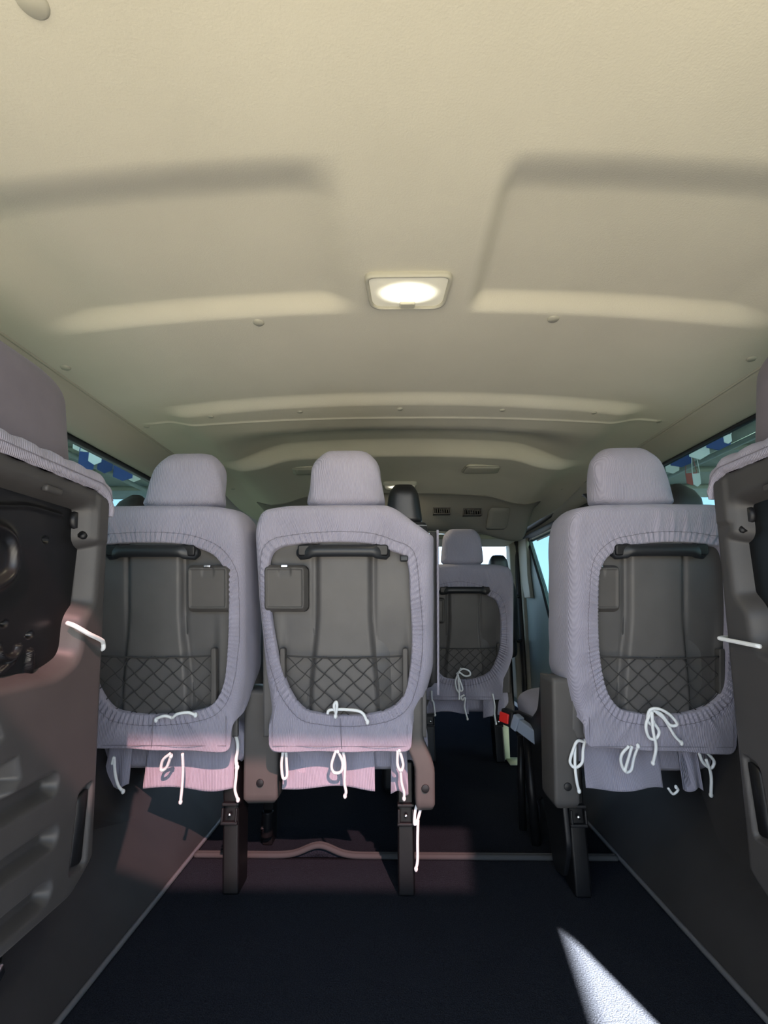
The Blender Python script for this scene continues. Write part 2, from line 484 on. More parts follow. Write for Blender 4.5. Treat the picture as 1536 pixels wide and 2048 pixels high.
    headrest_mb(x0 + h['x'] * mir, Y0 + yb(.955) + .058 + h.get('y', 0), .957 + dz, h['z1'] + dz, h['wb'], h['wt'], .105, lean=.10, skew=h.get('skew', 0)).build('headrest', 'fabric', root)
    # grab handle: a bar on two end caps
    hb = MB()
    prof = round_poly([(-.100, .826), (.100, .826), (.100, .852), (-.100, .852)], .008, 4)
    NB = 28; rg = []
    for i in range(NB + 1):
        x = -.119 + .238 * i / NB; s = abs(x) / .119
        zc = .8415 - .004 * s ** 4; hh = .0155 * (1 + .26 * float(sstep(.66, .72, s))) * (1 - .55 * max(0, (s - .9) / .1) ** 2)
        dd = .015 - .002 * float(sstep(.62, .7, s))
        o_ = .030 - .014 * float(sstep(.66, .95, s))
        rg.append([T((x, yb(zc) - o_ + math.sin(a) * dd * (1 if abs(math.sin(a)) < .9 else 1), zc + math.cos(a) * hh)) for a in np.linspace(0, 2 * math.pi, 16, endpoint=False)])
    loft(hb, rg)
    hnd = hb.build('grab_handle', 'handle', root)
    for sx in (-1, 1):
        cap = MB()
        pts = round_poly([(sx * .082, .828), (sx * .115, .828), (sx * .115, .856), (sx * .082, .856)], .008, 4)
        n_ = len(pts)
        a_ = [T((p[0], yb(p[1]) - .004, p[1])) for p in pts]; b_ = [T((p[0], yb(p[1]) - .036, p[1])) for p in pts]
        loft(cap, [a_, b_])
        cap.build('handle_end_cap', 'black', hnd, bevel=.004)
    # folding drinks tray
    if tray:
        cx = -.148; cz = .748
        xs, zs = np.meshgrid(np.linspace(-.058, .058, 60), np.linspace(-.060, .060, 60), indexing='ij')
        # squircle mapping
        rp = round_poly([(-.057, -.059), (.057, -.059), (.057, .059), (-.057, .059)], .016, 5)
        sd = sdpoly(xs, zs, rp)
        ln_ = np.hypot(xs, zs) + 1e-9; mv = np.maximum(sd, 0) * 1.08; xs, zs = xs - xs / ln_ * mv, zs - zs / ln_ * mv
        sd = sdpoly(xs, zs, rp)
        xs2 = np.clip(xs, -.057, .057); 
        o_ = tray - .020 + .020 * sstep(0.002, -.010, sd) - .004 * sstep(-.010, -.014, sd)
        o_ = o_ - .004 * sstep(.018, .012, abs(xs)) * sstep(.022, .05, zs)
        gridsurf('folding_drinks_tray', x0 + (cx + xs) * mir, Y0 + yb(cz + zs) - o_ - .004, cz + zs + dz, 'plastic', root, thick=(0, .020, 0))
        ltc = MB(); lp = T((cx, yb(.803) - tray + .001, .803)); ltc.box((lp[0] - .008, lp[1] - .006, lp[2] - .003), (lp[0] + .008, lp[1] + .006, lp[2] + .003))
        ltc.build('tray_catch', 'chrome', root, bevel=.001)
    if hook:
        p = T((.155, yb(.822) - .020, .822)); MB().box((p[0] - .010, p[1] - .016, p[2] - .007), (p[0] + .010, p[1] + .012, p[2] + .007)).build('bag_hook', 'handle', root, bevel=.003)
    # net pocket
    nb = MB(); top = .579
    def np_(x, z, o=.017): return T((x, yb(z) - o, z))
    nb.tube([np_(x, top - .006 * math.cos(x / .158 * math.pi / 2), .019) for x in np.linspace(-.150, .150, 24)], .0023, 6)
    pit = .050
    for d in (-1, 1):
        for k in range(-10, 11):
            xa = k * pit
            pts = []
            for i in range(0, 41):
                z = top - .003 - i * .0046
                x = xa + d * (top - z) * 1.08 + .0022 * math.sin((top - z) * 2 * math.pi / pit * 1.08)
                if abs(x) <= .152 and z > .405: pts.append(np_(x, z, .016 + .0015 * d))
            if len(pts) > 3: nb.tube(pts, .0013, 5)
    net = nb.build('net_pocket', 'net', root)
    for sx in (-1, 1):
        b = MB(); pts = round_poly([(sx * .150, .42), (sx * .164, .42), (sx * .164, .598), (sx * .150, .598)], .006, 4)
        loft(b, [[np_(p[0], p[1], .0) for p in pts], [np_(p[0], p[1], .022) for p in pts]])
        b.build('net_bracket', 'plastic', net, bevel=.003)
    # cushion and its cloth flap
    cm = MB(); rings = []
    for i in range(19):
        s = i / 18; y = .03 + .49 * s
        e = 1 - .5 * max(0, (s - .86) / .14) ** 2 - .3 * max(0, (.08 - s) / .08) ** 2
        ring_ = []
        for q in range(40):
            a = 2 * math.pi * q / 40; cc, ss = math.cos(a), math.sin(a)
            zc = .335 + .02 * s
            ring_.append(T((cush[0] + math.copysign(abs(cc) ** .45, cc) * cush[1] * (1 - .06 * (1 - e)), y, zc + math.copysign(abs(ss) ** .55, ss) * .07 * e)))
        rings.append(ring_)
    loft(cm, rings).build('seat_cushion', 'fabric', root)
    for (xa, xb, za, zb_, col, seedf) in flaps:
        nx, nz = 40, 24
        u, w = np.meshgrid(np.linspace(0, 1, nx), np.linspace(0, 1, nz), indexing='ij')
        xx = xa + (xb - xa) * u + .006 * (1 - w) * (u - .5)
        zz = za + (zb_ - za) * w - .006 * np.sin(u * 7 + seedf) * (1 - w) - .010 * (1 - w) * sstep(.0, .2, 1 - u) * 0
        yy_ = .012 + .006 * np.sin(u * 9 + seedf) * (1 - w) + .010 * w
        gridsurf('cushion_flap', xx, Y0 + yy_, zz, col, root, thick=(0, .003, 0))
    # steel legs
    for lx in legs:
        lsh = -.024 if lx > .2 else (.008 if lx < -.2 else 0)
        b = MB()
        b.prism([(-.015, 0), (.060, 0), (.066, .02), (.105, .17), (.20, .24), (.20, .30), (.02, .30), (.018, .20), (-.006, .06)], 0, x0 + lx - .021, x0 + lx + .021)
        b.v = [Vector((v.x + lsh * v.z / .22, v.y + Y0, v.z)) for v in b.v]
        lg = b.build('leg', 'blackmetal', root, bevel=.006)
        x0_ = x0; x0 = x0 + lsh * .8
        br = MB()
        for za in (.150, .193): br.box((x0 + lx - .022, Y0 - .008 + .1 * (za - .06), za), (x0 + lx + .022, Y0 + .03, za + .008))
        br.tube([(x0 + lx - .018, Y0 + .002, .158), (x0 + lx - .018, Y0 + .004, .19), ], .004, 6)
        br.tube([(x0 + lx + .018, Y0 + .002, .158), (x0 + lx + .018, Y0 + .004, .19), ], .004, 6)
        br.build('leg_bracket', 'black', lg, bevel=.003)
        MB().disc((x0 + lx, Y0 + .004, .174), (0, -1, 0), .005, .004, 12).build('bolt', 'chrome', lg); x0 = x0_
    if hinge:
        xa, xb, ya, yb_, za, zt, topx = hinge
        b = MB(); rg = []
        for i in range(25):
            s = i / 24; z = za + (zt - za) * s
            sh = topx * float(sstep(.30, .62, s)); k = 1
            y_ = -(z - .24) * TILT * .7
            poly = round_poly([(xa + sh, ya + y_), (xb + sh, ya + y_ + .004), (xb + sh, yb_ + y_), (xa + sh, yb_ + y_)], .010, 4)
            if i == 0: poly = [((p[0] - (xa + xb) / 2 - sh) * .8 + (xa + xb) / 2 + sh, (p[1] - ya - y_) * .9 + ya + y_ + .006) for p in poly]
            rg.append([(x0 + p[0], Y0 + p[1], z) for p in poly])
        loft(b, rg); hc = b.build('hinge_cover', 'plastic', root)
        MB().disc((x0 + xa + (xb - xa) * .5, Y0 + ya - (za + .055 - .24) * TILT * .7 - .0005, za + .055), (0, -1, 0), .010, .0015, 18).build('screw_recess', 'black', hc)
    for pts, r in cords:
        w = MB(); P = spline([atB(*p) if p[2] < .9 else atY(p[0], p[1], p[2]) for p in pts], 8)
        n_ = len(P)
        w.tube(P, r, 8)
        w.ball(P[-1], r * 1.35, 1, 1, 1.3, 5)
        w.build('tie_cord', 'cord', cov)
    return root

G3 = 'cloth covered seats of the third row'
FM = [(.10, .93, 2.1, .05, .004), (.16, .90, 2.2, .06, .004), (.13, .90, 2.3, .05, .003), (.05, .90, 1.62, .03, .003), (-.01, .895, 1.55, .03, .003), (.075, .895, 1.75, .03, .003),
      (-.10, .39, .9, .03, .003), (.13, .40, -.8, .03, .003), (-.13, .40, 1.4, .03, .003)]
CR = .0038
M_c = [([(735, 1444, .045), (722, 1424, .045), (690, 1419, .042), (660, 1420, .040), (655, 1427, .038)][::-1], CR),
       ([(672, 1428, .040), (668, 1412, .044), (672, 1404, .046), (674, 1412, .048), (671, 1432, .044)], CR),
       ([(672, 1500, .03), (663, 1530, .025), (668, 1545, .02), (682, 1543, .02), (685, 1525, .022), (676, 1502, .03)], CR),
       ([(686, 1500, .028), (690, 1530, .02), (689, 1565, .015), (692, 1583, .015), (690, 1592, .013)], CR),
       ([(566, 1502, .02), (563, 1530, .015), (566, 1556, .012), (574, 1552, .012), (573, 1525, .015), (572, 1500, .02)], CR),
       ([(795, 1500, .03), (795, 1530, .025), (802, 1542, .02), (806, 1528, .022), (799, 1500, .03)], CR),
       ([(801, 1538, .02), (803, 1565, .015), (808, 1585, .012), (808, 1597, .012)], CR),
       ([(835, 1606, 1.36), (830, 1625, 1.355), (829, 1648, 1.35), (835, 1640, 1.35), (842, 1612, 1.355), (838, 1606, 1.36)], CR),
       ([(836, 1640, 1.35), (835, 1680, 1.348), (835, 1720, 1.346), (832, 1738, 1.345)], CR)]
seat(-.158, 1.36, 0, 'lavender covered seat with drinks tray on the left and sagging top right corner', G3, 1, HOLE,
     flaps=[(-.322 + 0, -.083, .236, .36, 'fabric', 1), (-.036, .004, .226, .36, 'fabric', 2.2)],
     hinge=(.182, .232, -.030, .11, .196, .50, -.03), hook=True, cords=M_c, seed=1, legs=(.158,), folds=FM, sag=.055, cush=(.022, .200))
LO = [(-.205, .350), (-.205, .455), (-.215, .53), (-.225, .72), (-.232, .90), (-.215, .95), (-.15, .961), (0, .963), (.15, .961), (.216, .95), (.235, .90),
      (.237, .72), (.236, .52), (.225, .44), (.206, .40), (.204, .338)]
LH = [(-.165, .851), (-.10, .861), (-.02, .864), (.06, .862), (.115, .852), (.165, .828), (.196, .78), (.200, .72), (.197, .60), (.185, .505), (.150, .452), (.080, .434),
      (0, .429), (-.06, .434), (-.105, .448), (-.143, .502), (-.172, .595), (-.182, .72), (-.182, .815)]
L_c = [([(345, 1436, .040), (330, 1432, .042), (316, 1436, .042), (312, 1440, .042)], CR), ([(345, 1436, .042), (355, 1428, .046), (375, 1425, .046), (391, 1430, .044)], CR),
       ([(341, 1507, .03), (326, 1520, .025), (322, 1540, .02), (333, 1535, .02), (342, 1512, .026)], CR),
       ([(365, 1507, .028), (366, 1540, .02), (364, 1575, .015), (361, 1604, .015)], CR),
       ([(466, 1462, 1.38), (474, 1480, 1.37), (475, 1500, 1.365), (472, 1520, 1.36), (474, 1535, 1.36)], CR * 1.2),
       ([(474, 1525, 1.36), (472, 1555, 1.355), (470, 1580, 1.35), (476, 1600, 1.35)], CR),
       ([(224, 1528, .02), (228, 1515, .02), (230, 1545, .02), (236, 1570, .02), (246, 1583, .02)], CR)]
seat(-.650, 1.36, 0, 'lavender covered seat beside the window, drinks tray on the right of its back', G3, -1,
     [(-p[0], p[1]) for p in LH], outline=[(-p[0], p[1]) for p in LO],
     flaps=[(-.795, -.735, .236, .36, 'fabric', 4), (-.690, -.455, .232, .36, 'fabric', 3)],
     hinge=(.215, .308, .035, .15, .185, .48, 0.), cords=L_c, seed=2, legs=(.213, -.2),
     folds=[(.10, .90, 1.2, .05, .003), (.03, .89, 1.4, .03, .002), (-.1, .41, .8, .04, .003), (.02, .38, .1, .06, .003)],
     hr=dict(x=-.048, wb=.222, wt=.172, z1=1.112, skew=.022))
RO = [(-.192, .356), (-.195, .42), (-.212, .455), (-.226, .53), (-.226, .72), (-.226, .90), (-.210, .95), (-.15, .961), (0, .963), (.15, .961), (.216, .95), (.233, .90),
      (.232, .72), (.225, .53), (.205, .44), (.190, .40), (.185, .338)]
RH = [(-.11, .842), (-.06, .855), (0, .862), (.06, .862), (.115, .856), (.158, .838), (.170, .72), (.168, .60), (.160, .505), (.128, .462), (.075, .440),
      (0, .432), (-.06, .438), (-.105, .452), (-.138, .502), (-.154, .595), (-.156, .72), (-.148, .80)]
R_c = [([(1302, 1450, .045), (1295, 1440, .048), (1300, 1420, .052), (1318, 1418, .056), (1340, 1430, .056), (1354, 1448, .054), (1340, 1450, .052), (1322, 1428, .050), (1304, 1420, .048)], CR),
       ([(1303, 1420, .050), (1292, 1450, .052), (1298, 1475, .050), (1312, 1477, .05), (1318, 1462, .05), (1306, 1444, .05)], CR),
       ([(1304, 1424, .052), (1306, 1460, .054), (1312, 1495, .05), (1306, 1526, .04)], CR),
       ([(1312, 1424, .05), (1330, 1440, .05), (1348, 1470, .046), (1363, 1486, .044)], CR),
       ([(1258, 1492, .035), (1244, 1508, .03), (1242, 1525, .026), (1250, 1543, .022), (1262, 1540, .02), (1268, 1515, .024), (1276, 1492, .035)], CR),
       ([(1264, 1492, .035), (1256, 1520, .03), (1250, 1540, .025)], CR),
       ([(1170, 1484, 1.345), (1155, 1482, 1.335), (1146, 1500, 1.33), (1140, 1524, 1.33), (1150, 1535, 1.33), (1164, 1525, 1.33), (1166, 1500, 1.335), (1170, 1482, 1.345)], CR),
       ([(1150, 1490, 1.335), (1150, 1530, 1.33), (1153, 1560, 1.33), (1158, 1582, 1.335)], CR),
       ([(1397, 1503, .03), (1406, 1525, .025), (1422, 1536, .02), (1428, 1522, .022), (1412, 1503, .03)], CR),
       ([(1412, 1518, .025), (1422, 1550, .02), (1422, 1590, .015)], CR),
       ([(1336, 1576, .012), (1346, 1588, .010), (1356, 1580, .010), (1352, 1574, .012)], CR * .8)]
seat(.642, 1.36, 0, 'lavender covered seat on its own right of the aisle, bow tied at its hem', G3, 1, RH, outline=RO,
     flaps=[(.470, .668, .236, .36, 'fabric', 5), (.722, .770, .236, .36, 'fabric', 6)],
     hinge=(-.262, -.195, -.012, .10, .196, .52, -.0), cords=R_c, seed=3, legs=(-.207, .19),
     folds=[(.00, .905, 1.5, .03, .004), (.035, .905, 1.62, .035, .004), (.07, .905, 1.6, .03, .004), (.105, .905, 1.5, .03, .003), (.14, .90, 1.45, .03, .003), (-.09, .40, .9, .04, .003), (.13, .41, -.9, .03, .003)],
     hr=dict(x=-.030, wb=.225, wt=.172, z1=1.122, skew=-.020), hem=.342, tray=.015)
D2 = 1.05
def c2(pts): return [(u, v, 1.36 + D2 - .20 * ((1440 - v) / 400 if v < 1440 else 0) - o) for u, v, o in pts]
R2_c = [(c2([(922, 1336, .10), (919, 1342, .10), (916, 1348, .10), (911, 1362, .10), (913, 1378, .10), (917, 1384, .10)]), CR),
        (c2([(913, 1348, .10), (925, 1338, .11), (938, 1342, .11), (940, 1350, .11), (930, 1352, .11), (918, 1344, .11)]), CR),
        (c2([(915, 1350, .10), (920, 1362, .10), (925, 1378, .10), (921, 1382, .10), (918, 1370, .10), (916, 1352, .10)]), CR),
        (c2([(916, 1356, .10), (918, 1380, .10), (918, 1397, .10)]), CR),
        (c2([(929, 1390, .08), (922, 1394, .08), (925, 1400, .08), (930, 1396, .08), (929, 1415, .07), (935, 1438, .06)]), CR),
        (c2([(863, 1382, .08), (864, 1400, .07), (867, 1405, .07), (870, 1430, .06)]), CR),
        (c2([(985, 1388, .08), (989, 1410, .07), (989, 1430, .06), (992, 1447, .05)]), CR)]
H2 = [(-.165, .82), (-.10, .845), (-.02, .855), (.06, .84), (.115, .815), (.150, .79), (.168, .72), (.166, .60), (.140, .505), (.108, .462), (.055, .440),
      (0, .432), (-.06, .434), (-.105, .448), (-.143, .502), (-.172, .595), (-.190, .72), (-.190, .80)]
s2 = seat(.305, 1.36 + D2, -.062, 'lavender covered seat in the row ahead, seen through the aisle gap', 'cloth covered seats of the second row', 1, H2,
     flaps=[(.12, .325, .212, .30, 'fabric', 1.5), (.40, .50, .19, .30, 'fabric', 2.5)], cords=R2_c, seed=5, legs=(.16, -.16), hr=dict(x=.0, wb=.205, wt=.178, z1=1.135))

# buckle stalk, side frame and front legs of the third row
for o in COL.objects:
    if o.get('label', '').startswith('lavender covered seat on its own'): seatR = o
    if o.get('label', '').startswith('lavender covered seat beside'): seatL = o
    if o.get('label', '').startswith('lavender covered seat with'): seatM = o
a = atY(1078, 1478, 1.60); b = atY(1040, 1450, 1.66); c = atY(1028, 1440, 1.68); d = atY(1005, 1430, 1.71)
stk = MB()
def bar(mb, p, q, w, h):
    p, q = Vector(p), Vector(q); t = (q - p).normalized(); x = t.cross(Vector((0, 0, 1))).normalized(); y = x.cross(t)
    vs = [p - x * w - y * h, p + x * w - y * h, p + x * w + y * h, p - x * w + y * h, q - x * w - y * h, q + x * w - y * h, q + x * w + y * h, q - x * w + y * h]
    return mb.add(vs, [(0, 1, 2, 3), (7, 6, 5, 4), (0, 4, 5, 1), (1, 5, 6, 2), (2, 6, 7, 3), (3, 7, 4, 0)])
bar(stk, a, b, .012, .020); bar(stk, b, c, .014, .024)
bk = stk.build('buckle_stalk', 'greybelt', seatR, bevel=.004)
bar(MB(), c, d, .014, .025).build('buckle_head', 'black', bk, bevel=.004)
dd = (d - c).normalized()
bar(MB(), c + dd * .012 + Vector((-.004, -.006, 0)), d + dd * .003 + Vector((-.004, -.006, -.002)), .012, .016).build('release_button', 'red', bk, bevel=.003)
fr = MB().prism(round_poly([(1.40, .02), (1.36, .10), (1.38, .26), (1.42, .45), (1.50, .50), (1.55, .40), (1.62, .36), (1.84, .34), (1.86, .28), (1.76, .20), (1.70, .0), (1.64, .0), (1.62, .12), (1.55, .16), (1.48, .0)], .02, 4), 0, .405, .420)
fr.build('side_frame', 'black', seatR, bevel=.004)
pv = MB(); pv.tube([(.398, 1.62, .0), (.396, 1.63, .15), (.400, 1.66, .30)], .014, 10); pv.tube([(.385, 1.72, .0), (.387, 1.72, .15), (.395, 1.72, .28)], .012, 10)
pv.build('leg', 'blackmetal', seatR)
pl = MB(); pl.prism([(1.60, 0), (1.66, 0), (1.64, .30), (1.58, .30)], 0, -.425, -.395); pl.tube([(-.41, 1.59, .03), (-.41, 1.588, .10)], .018, 12)
pl.build('leg', 'blackmetal', seatL, bevel=.004)
MB().disc((-.415, 1.585, .055), (0, -1, 0), .012, .012).build('bolt', 'chrome', seatL)

# ------------------------------------------------------------------ folded side seats
def folded_seat(sx, xf, label):
    """sx=-1 left, +1 right; xf = abs x of the face that looks at the aisle"""
    left = sx < 0
    root = empty('folded_seat', (sx * xf, .7, .19), label, 'seat', 'rear seats folded up against the sides')
    def X(d): return sx * (xf - d)          # d>0 towards the aisle
    zt, zb_ = (.940, .190) if left else (.985, .165)
    def Yf(z):
        return (.950 + .085 * (zt - z) / .75) if left else (1.008 + .045 * (zt - z) / .75)
    Yn = .40
    nu, nv = 190, 250
    u, w = np.meshgrid(np.linspace(0, 1, nu), np.linspace(0, 1, nv), indexing='ij')
    u = u ** .9
    z = zb_ + (zt - zb_) * w
    yf = Yf(z)
    # rounded far top corner and bevelled far bottom corner
    rc = .055
    tt = np.clip((z - (zt - rc)) / rc, 0, 1); yf = yf - rc * (1 - np.sqrt(np.clip(1 - tt ** 2, 0, 1)))
    bb = np.clip((zb_ + .045 - z) / .045, 0, 1); yf = yf - .075 * bb ** 1.3
    y = Yn + (yf - Yn) * u
    o = 0 if left else .028
    q = Yf(z) - .98                                      # shear so features follow the far edge
    ys = y - q
    rec = round_poly([(.2, zt - .04), (.928, zt - .04 - o), (.928, zt - .110 - o), (.950, zt - .118 - o), (.944, zt - .235 - o), (.914, zt - .266 - o), (.910, zt - .335 - o), (.85, zt - .362 - o), (.2, zt - .365 - o)], [.001, .025, .006, .006, .012, .014, .05, .05, .001], 5)
    sd = sdpoly(ys, z, rec)
    disp = -.052 * sstep(.0, -.030, sd) - .004 * sstep(.006, -.004, sd)
    # raised step strips on the far rim
    disp += .006 * sstep(.012, .0, sdpoly(ys, z, [(.938, zt - .03), (.962, zt - .03), (.962, zt - .11), (.938, zt - .11)]))
    # three long grooves
    for k, (ye, zc) in enumerate(((.845, zt - .535), (.850, zt - .622), (.840, zt - .706))):
        disp -= .024 * sstep(.011, -.006, sdcap(ys, z, (.30, zc - .016), (ye, zc), .012))
    # moulded notches
    for poly in ([(.3, zt - .385), (.715, zt - .39), (.735, zt - .43), (.70, zt - .455), (.3, zt - .455)], [(.3, zt - .475), (.765, zt - .465), (.775, zt - .50), (.73, zt - .545), (.3, zt - .545)]):
        disp -= .034 * sstep(.004, -.022, sdpoly(ys, z, poly))
    # slot by the lower far edge
    disp -= .010 * sstep(.002, -.004, sdpoly(ys, z, round_poly([(.905, zt - .71), (.952, zt - .715), (.963, zt - .565), (.92, zt - .575)], .012, 4)))
    # soft rolled rim
    ed = np.minimum(np.minimum(yf - y, z - zb_), zt - z)
    disp -= .012 * (1 - np.sqrt(np.clip(1 - np.clip((.014 - ed) / .014, 0, 1) ** 2, 0, 1)))
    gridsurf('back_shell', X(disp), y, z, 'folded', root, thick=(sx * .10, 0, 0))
    # black steel pan inside the recess
    nu, nv = 140, 140
    u, w = np.meshgrid(np.linspace(0, 1, nu), np.linspace(0, 1, nv), indexing='ij')
    z = (zt - .350 - o) + .312 * w
    yfar = (.917 if left else .987) - .085 * np.clip((zt - .30 - o - z) / .050, 0, 1) ** 2.0
    y = Yn + (yfar - Yn) * u; ys = y - (Yf(z) - .98)
    bead = np.array(spline([(.50, zt - .30), (.66, zt - .235), (.755, zt - .20), (.775, zt - .165), (.755, zt - .125), (.66, zt - .115), (.5, zt - .115)], 6))
    dmin = np.full(y.shape, 9.)
    for i in range(len(bead) - 1): dmin = np.minimum(dmin, sdcap(ys, z, bead[i], bead[i + 1], 0))
    disp = .012 * np.exp(-(dmin / .009) ** 2)
    b2 = np.array(spline([(.45, zt - .085), (.66, zt - .095), (.74, zt - .085), (.80, zt - .074), (.88, zt - .074)], 6)); dm = np.full(y.shape, 9.)
    for i in range(len(b2) - 1): dm = np.minimum(dm, sdcap(ys, z, b2[i], b2[i + 1], 0))
    disp += .006 * sstep(.006, .0, dm)
    for (hy, hz, hr) in ((.845, zt - .123, .006), (.765, zt - .265, .0055), (.820, zt - .285, .007), (.755, zt - .30, .006)):
        disp -= .012 * sstep(hr, hr * .6, np.hypot(ys - hy, z - hz))
    ringd = abs(np.hypot(ys - .775, z - (zt - .300)) - .020)
    disp += .009 * sstep(.007, .001, ringd) * (z < zt - .30)
    disp += .008 * sstep(.006, 0, sdcap(ys, z, (.822, zt - .315), (.822, zt - .345), .003))
    disp += .006 * sstep(.004, 0, sdcap(ys, z, (.76, zt - .34), (.785, zt - .325), .003))
    pan = gridsurf('steel_pan', X(-.034 + disp), y, z, 'pan', root)
    # round pivot at the far upper corner
    pc = Vector((X(-.016), (.905 if left else .962), zt - .075 - o))
    pv = MB()
    pv.tube([pc + Vector((0, .026 * math.cos(a), .030 * math.sin(a))) for a in np.linspace(-1.9, 1.5, 18)], .0075, 8)
    pv.disc(pc + Vector((sx * .02, 0, 0)), (-sx, 0, 0), .022, .012, 20)
    pv.build('pivot_ring', 'black', root)
    tb = MB(); p = (X(.0), .815 + (Yf(zt) - .98), zt - .045 - o)
    MB().box((p[0] - .008, p[1] - .02, p[2] - .005), (p[0] + .004, p[1] + .02, p[2] + .007)).build('clip_tab', 'folded', root, bevel=.004)
    sl = round_poly([(.912, zt - .70), (.944, zt - .705), (.956, zt - .575), (.926, zt - .585)], .010, 4)
    q = lambda p: (p[0] + (Yf(p[1]) - .98), p[1])
    MB().prism([q(p) for p in sl], 0, X(-.004), X(-.014)).build('slot_depth_shade', 'black', root)  # black fill in a shallow recess stands for the slot's dark depth
    # cloth cover: cap over the top and round the far shoulder
    path = []
    for i in range(40):
        yy = Yn + (Yf(zt) - rc - Yn) * i / 39
        path.append((yy, zt, 0., 1.))
    for i in range(1, 13):
        a = math.pi / 2 * i / 12
        path.append((Yf(zt) - rc + rc * math.sin(a), zt - rc + rc * math.cos(a), math.sin(a), math.cos(a)))
    prof = [(.004, -.014), (.009, -.014), (.010, -.006), (.010, .002), (.007, .010), (.000, .017), (-.014, .024), (-.035, .027), (-.08, .028), (-.135, .024), (-.15, .01)]
    xs_, ys_, zs_ = [], [], []
    for i, (py, pz, ny, nz) in enumerate(path):
        fade = 1 - .75 * max(0, (i - 38) / 13)
        wv = .0015 * math.sin(i * 1.3)
        xs_.append([X(p[0] + (wv if k > 2 else 0)) for k, p in enumerate(prof)])
        ys_.append([py + ny * (p[1] * (fade if p[1] > 0 else fade)) for p in prof]); zs_.append([pz + nz * (p[1] + wv) for p in prof])
    cov = gridsurf('seat_cover', np.array(xs_), np.array(ys_), np.array(zs_), 'fabric', root, thick=(0, 0, -.004))
    MB().tube([(X(.0112), p[0] + p[2] * -.002, p[1] + p[3] * -.002) for p in path[:48]], .0008, 5).build('stitching', 'darkthread', cov)
    # headrest, thick along the van
    if left: hx, hy0, hy1, hz0, hz1 = -.700, .60, .905, .955, 1.150
    else: hx, hy0, hy1, hz0, hz1 = .745, .62, .965, 1.0, 1.225
    rings = []; NS = 56; NR = 24
    for i in range(NR + 1):
        s = i / NR
        k = (1 - max(0, (s - .66) / .34) ** 2.8) ** .5 if s > .66 else 1 - .10 * max(0, (.12 - s) / .12)
        k = max(k, .05)
        hw = (hy1 - hy0) * .5 * (1.0 - .10 * s); ring_ = []
        for q2 in range(NS):
            a = 2 * math.pi * q2 / NS; cc, ss = math.cos(a), math.sin(a)
            rip = 1 + .012 * math.sin(5 * a + 3 * s) + .02 * math.sin(14 * a) * max(0, .25 - s)
            ring_.append((hx + math.copysign(abs(cc) ** .7, cc) * .062 * k * rip + sx * .03 * s, (hy0 + hy1) / 2 + .0 * s + math.copysign(abs(ss) ** .55, ss) * hw * (.25 + .75 * k if s > .66 else k) * (rip * .5 + .5), hz0 + (hz1 - hz0) * s))
        rings.append(ring_)
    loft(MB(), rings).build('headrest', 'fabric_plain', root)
    sp = MB()
    xe = X(.012)
    if left:
        pts = [atX(134, 1246, -.628), atX(150, 1252, -.612), atX(178, 1268, -.600), atX(202, 1280, -.601), atX(206, 1286, -.606), atX(205, 1298, -.609)]
        pts += [Vector((-.64, pts[-1].y + .02, pts[-1].z)), Vector((-.72, pts[-1].y, pts[-1].z))]
    else:
        pts = [atX(1520, 1293, .640), atX(1480, 1285, .640), atX(1450, 1279, .641), atX(1440, 1276, .646)]
        pts += [Vector((.70, pts[-1].y + .025, pts[-1].z)), Vector((.75, pts[-1].y + .02, pts[-1].z))]
    sp.tube(spline(pts, 6), .0042, 8).build('tie_cord', 'cord', cov)
    # padding behind the shell, towards the window
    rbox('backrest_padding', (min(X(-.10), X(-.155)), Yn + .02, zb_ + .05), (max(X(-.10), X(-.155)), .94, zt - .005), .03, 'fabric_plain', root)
    # swivel bracket tying the folded seat to the side wall
    MB().box((min(X(-.06), X(-.30)), .50, .44), (max(X(-.06), X(-.30)), .85, .52)).build('wall_bracket', 'blackmetal', root, bevel=.01)
    return root
fl = folded_seat(-1, .610, 'folded seat tied up on the left side, its scratched grey shell partly sunlit')
fr_ = folded_seat(1, .650, 'folded seat tied up on the right side, its grey shell in full shade')

# ------------------------------------------------------------------ second row leather seat, front passenger seat
def leather_seat(cx, Y, zt, w, label, zb, name='passenger_seat', m1='leather', m2='leather2', group=None):
    root = empty(name, (cx, Y, 0), label, 'seat', group)
    rings = []
    for i in range(16):
        s = i / 15; z = zb + (zt - .16 - zb) * s; k = 1 - .30 * max(0, (s - .55) / .45) ** 2
        rings.append([(cx + math.copysign(abs(math.cos(a)) ** .5, math.cos(a)) * w * k, Y - .18 * (z - zb) + math.copysign(abs(math.sin(a)) ** .6, math.sin(a)) * .065, z) for a in np.linspace(0, 2 * math.pi, 36, endpoint=False)])
    loft(MB(), rings).build('backrest', m2, root)
    yt = Y - .18 * (zt - .16 - zb)
    headrest_mb(cx, yt - .005, zt - .165, zt, w * 1.22, w * .86, .11, lean=.1, wrinkle=0).build('headrest', m1, root)
    st = MB(); zz = zt - .172
    st.tube([(cx + x, yt - .066 + 2.2 * x * x, zz) for x in np.linspace(-.09, .09, 14)], .0022, 5)
    st.tube([(cx + .035, yt - .066 + .003, zz), (cx + .035, yt - .064 + .012, zz - .06)], .0016, 5)
    st.build('stitching', 'thread', root)
    b = MB(); rings = []
    rbox('seat_cushion', (cx - w, Y - .02, zb - .12), (cx + w, Y + .30, zb + .02), .04, m2, root)
    rbox('pedestal', (cx - w * .7, Y, 0), (cx + w * .7, Y + .26, zb - .11), .02, 'black', root)
    return root
p = atY(812, 1000, 1.92)
leather_seat(p.x - .01, 2.02, 1.19, .128, 'black leather seat with pale stitching ahead of the middle seat', .50)
pf = atY(1004, 1112, 3.25)
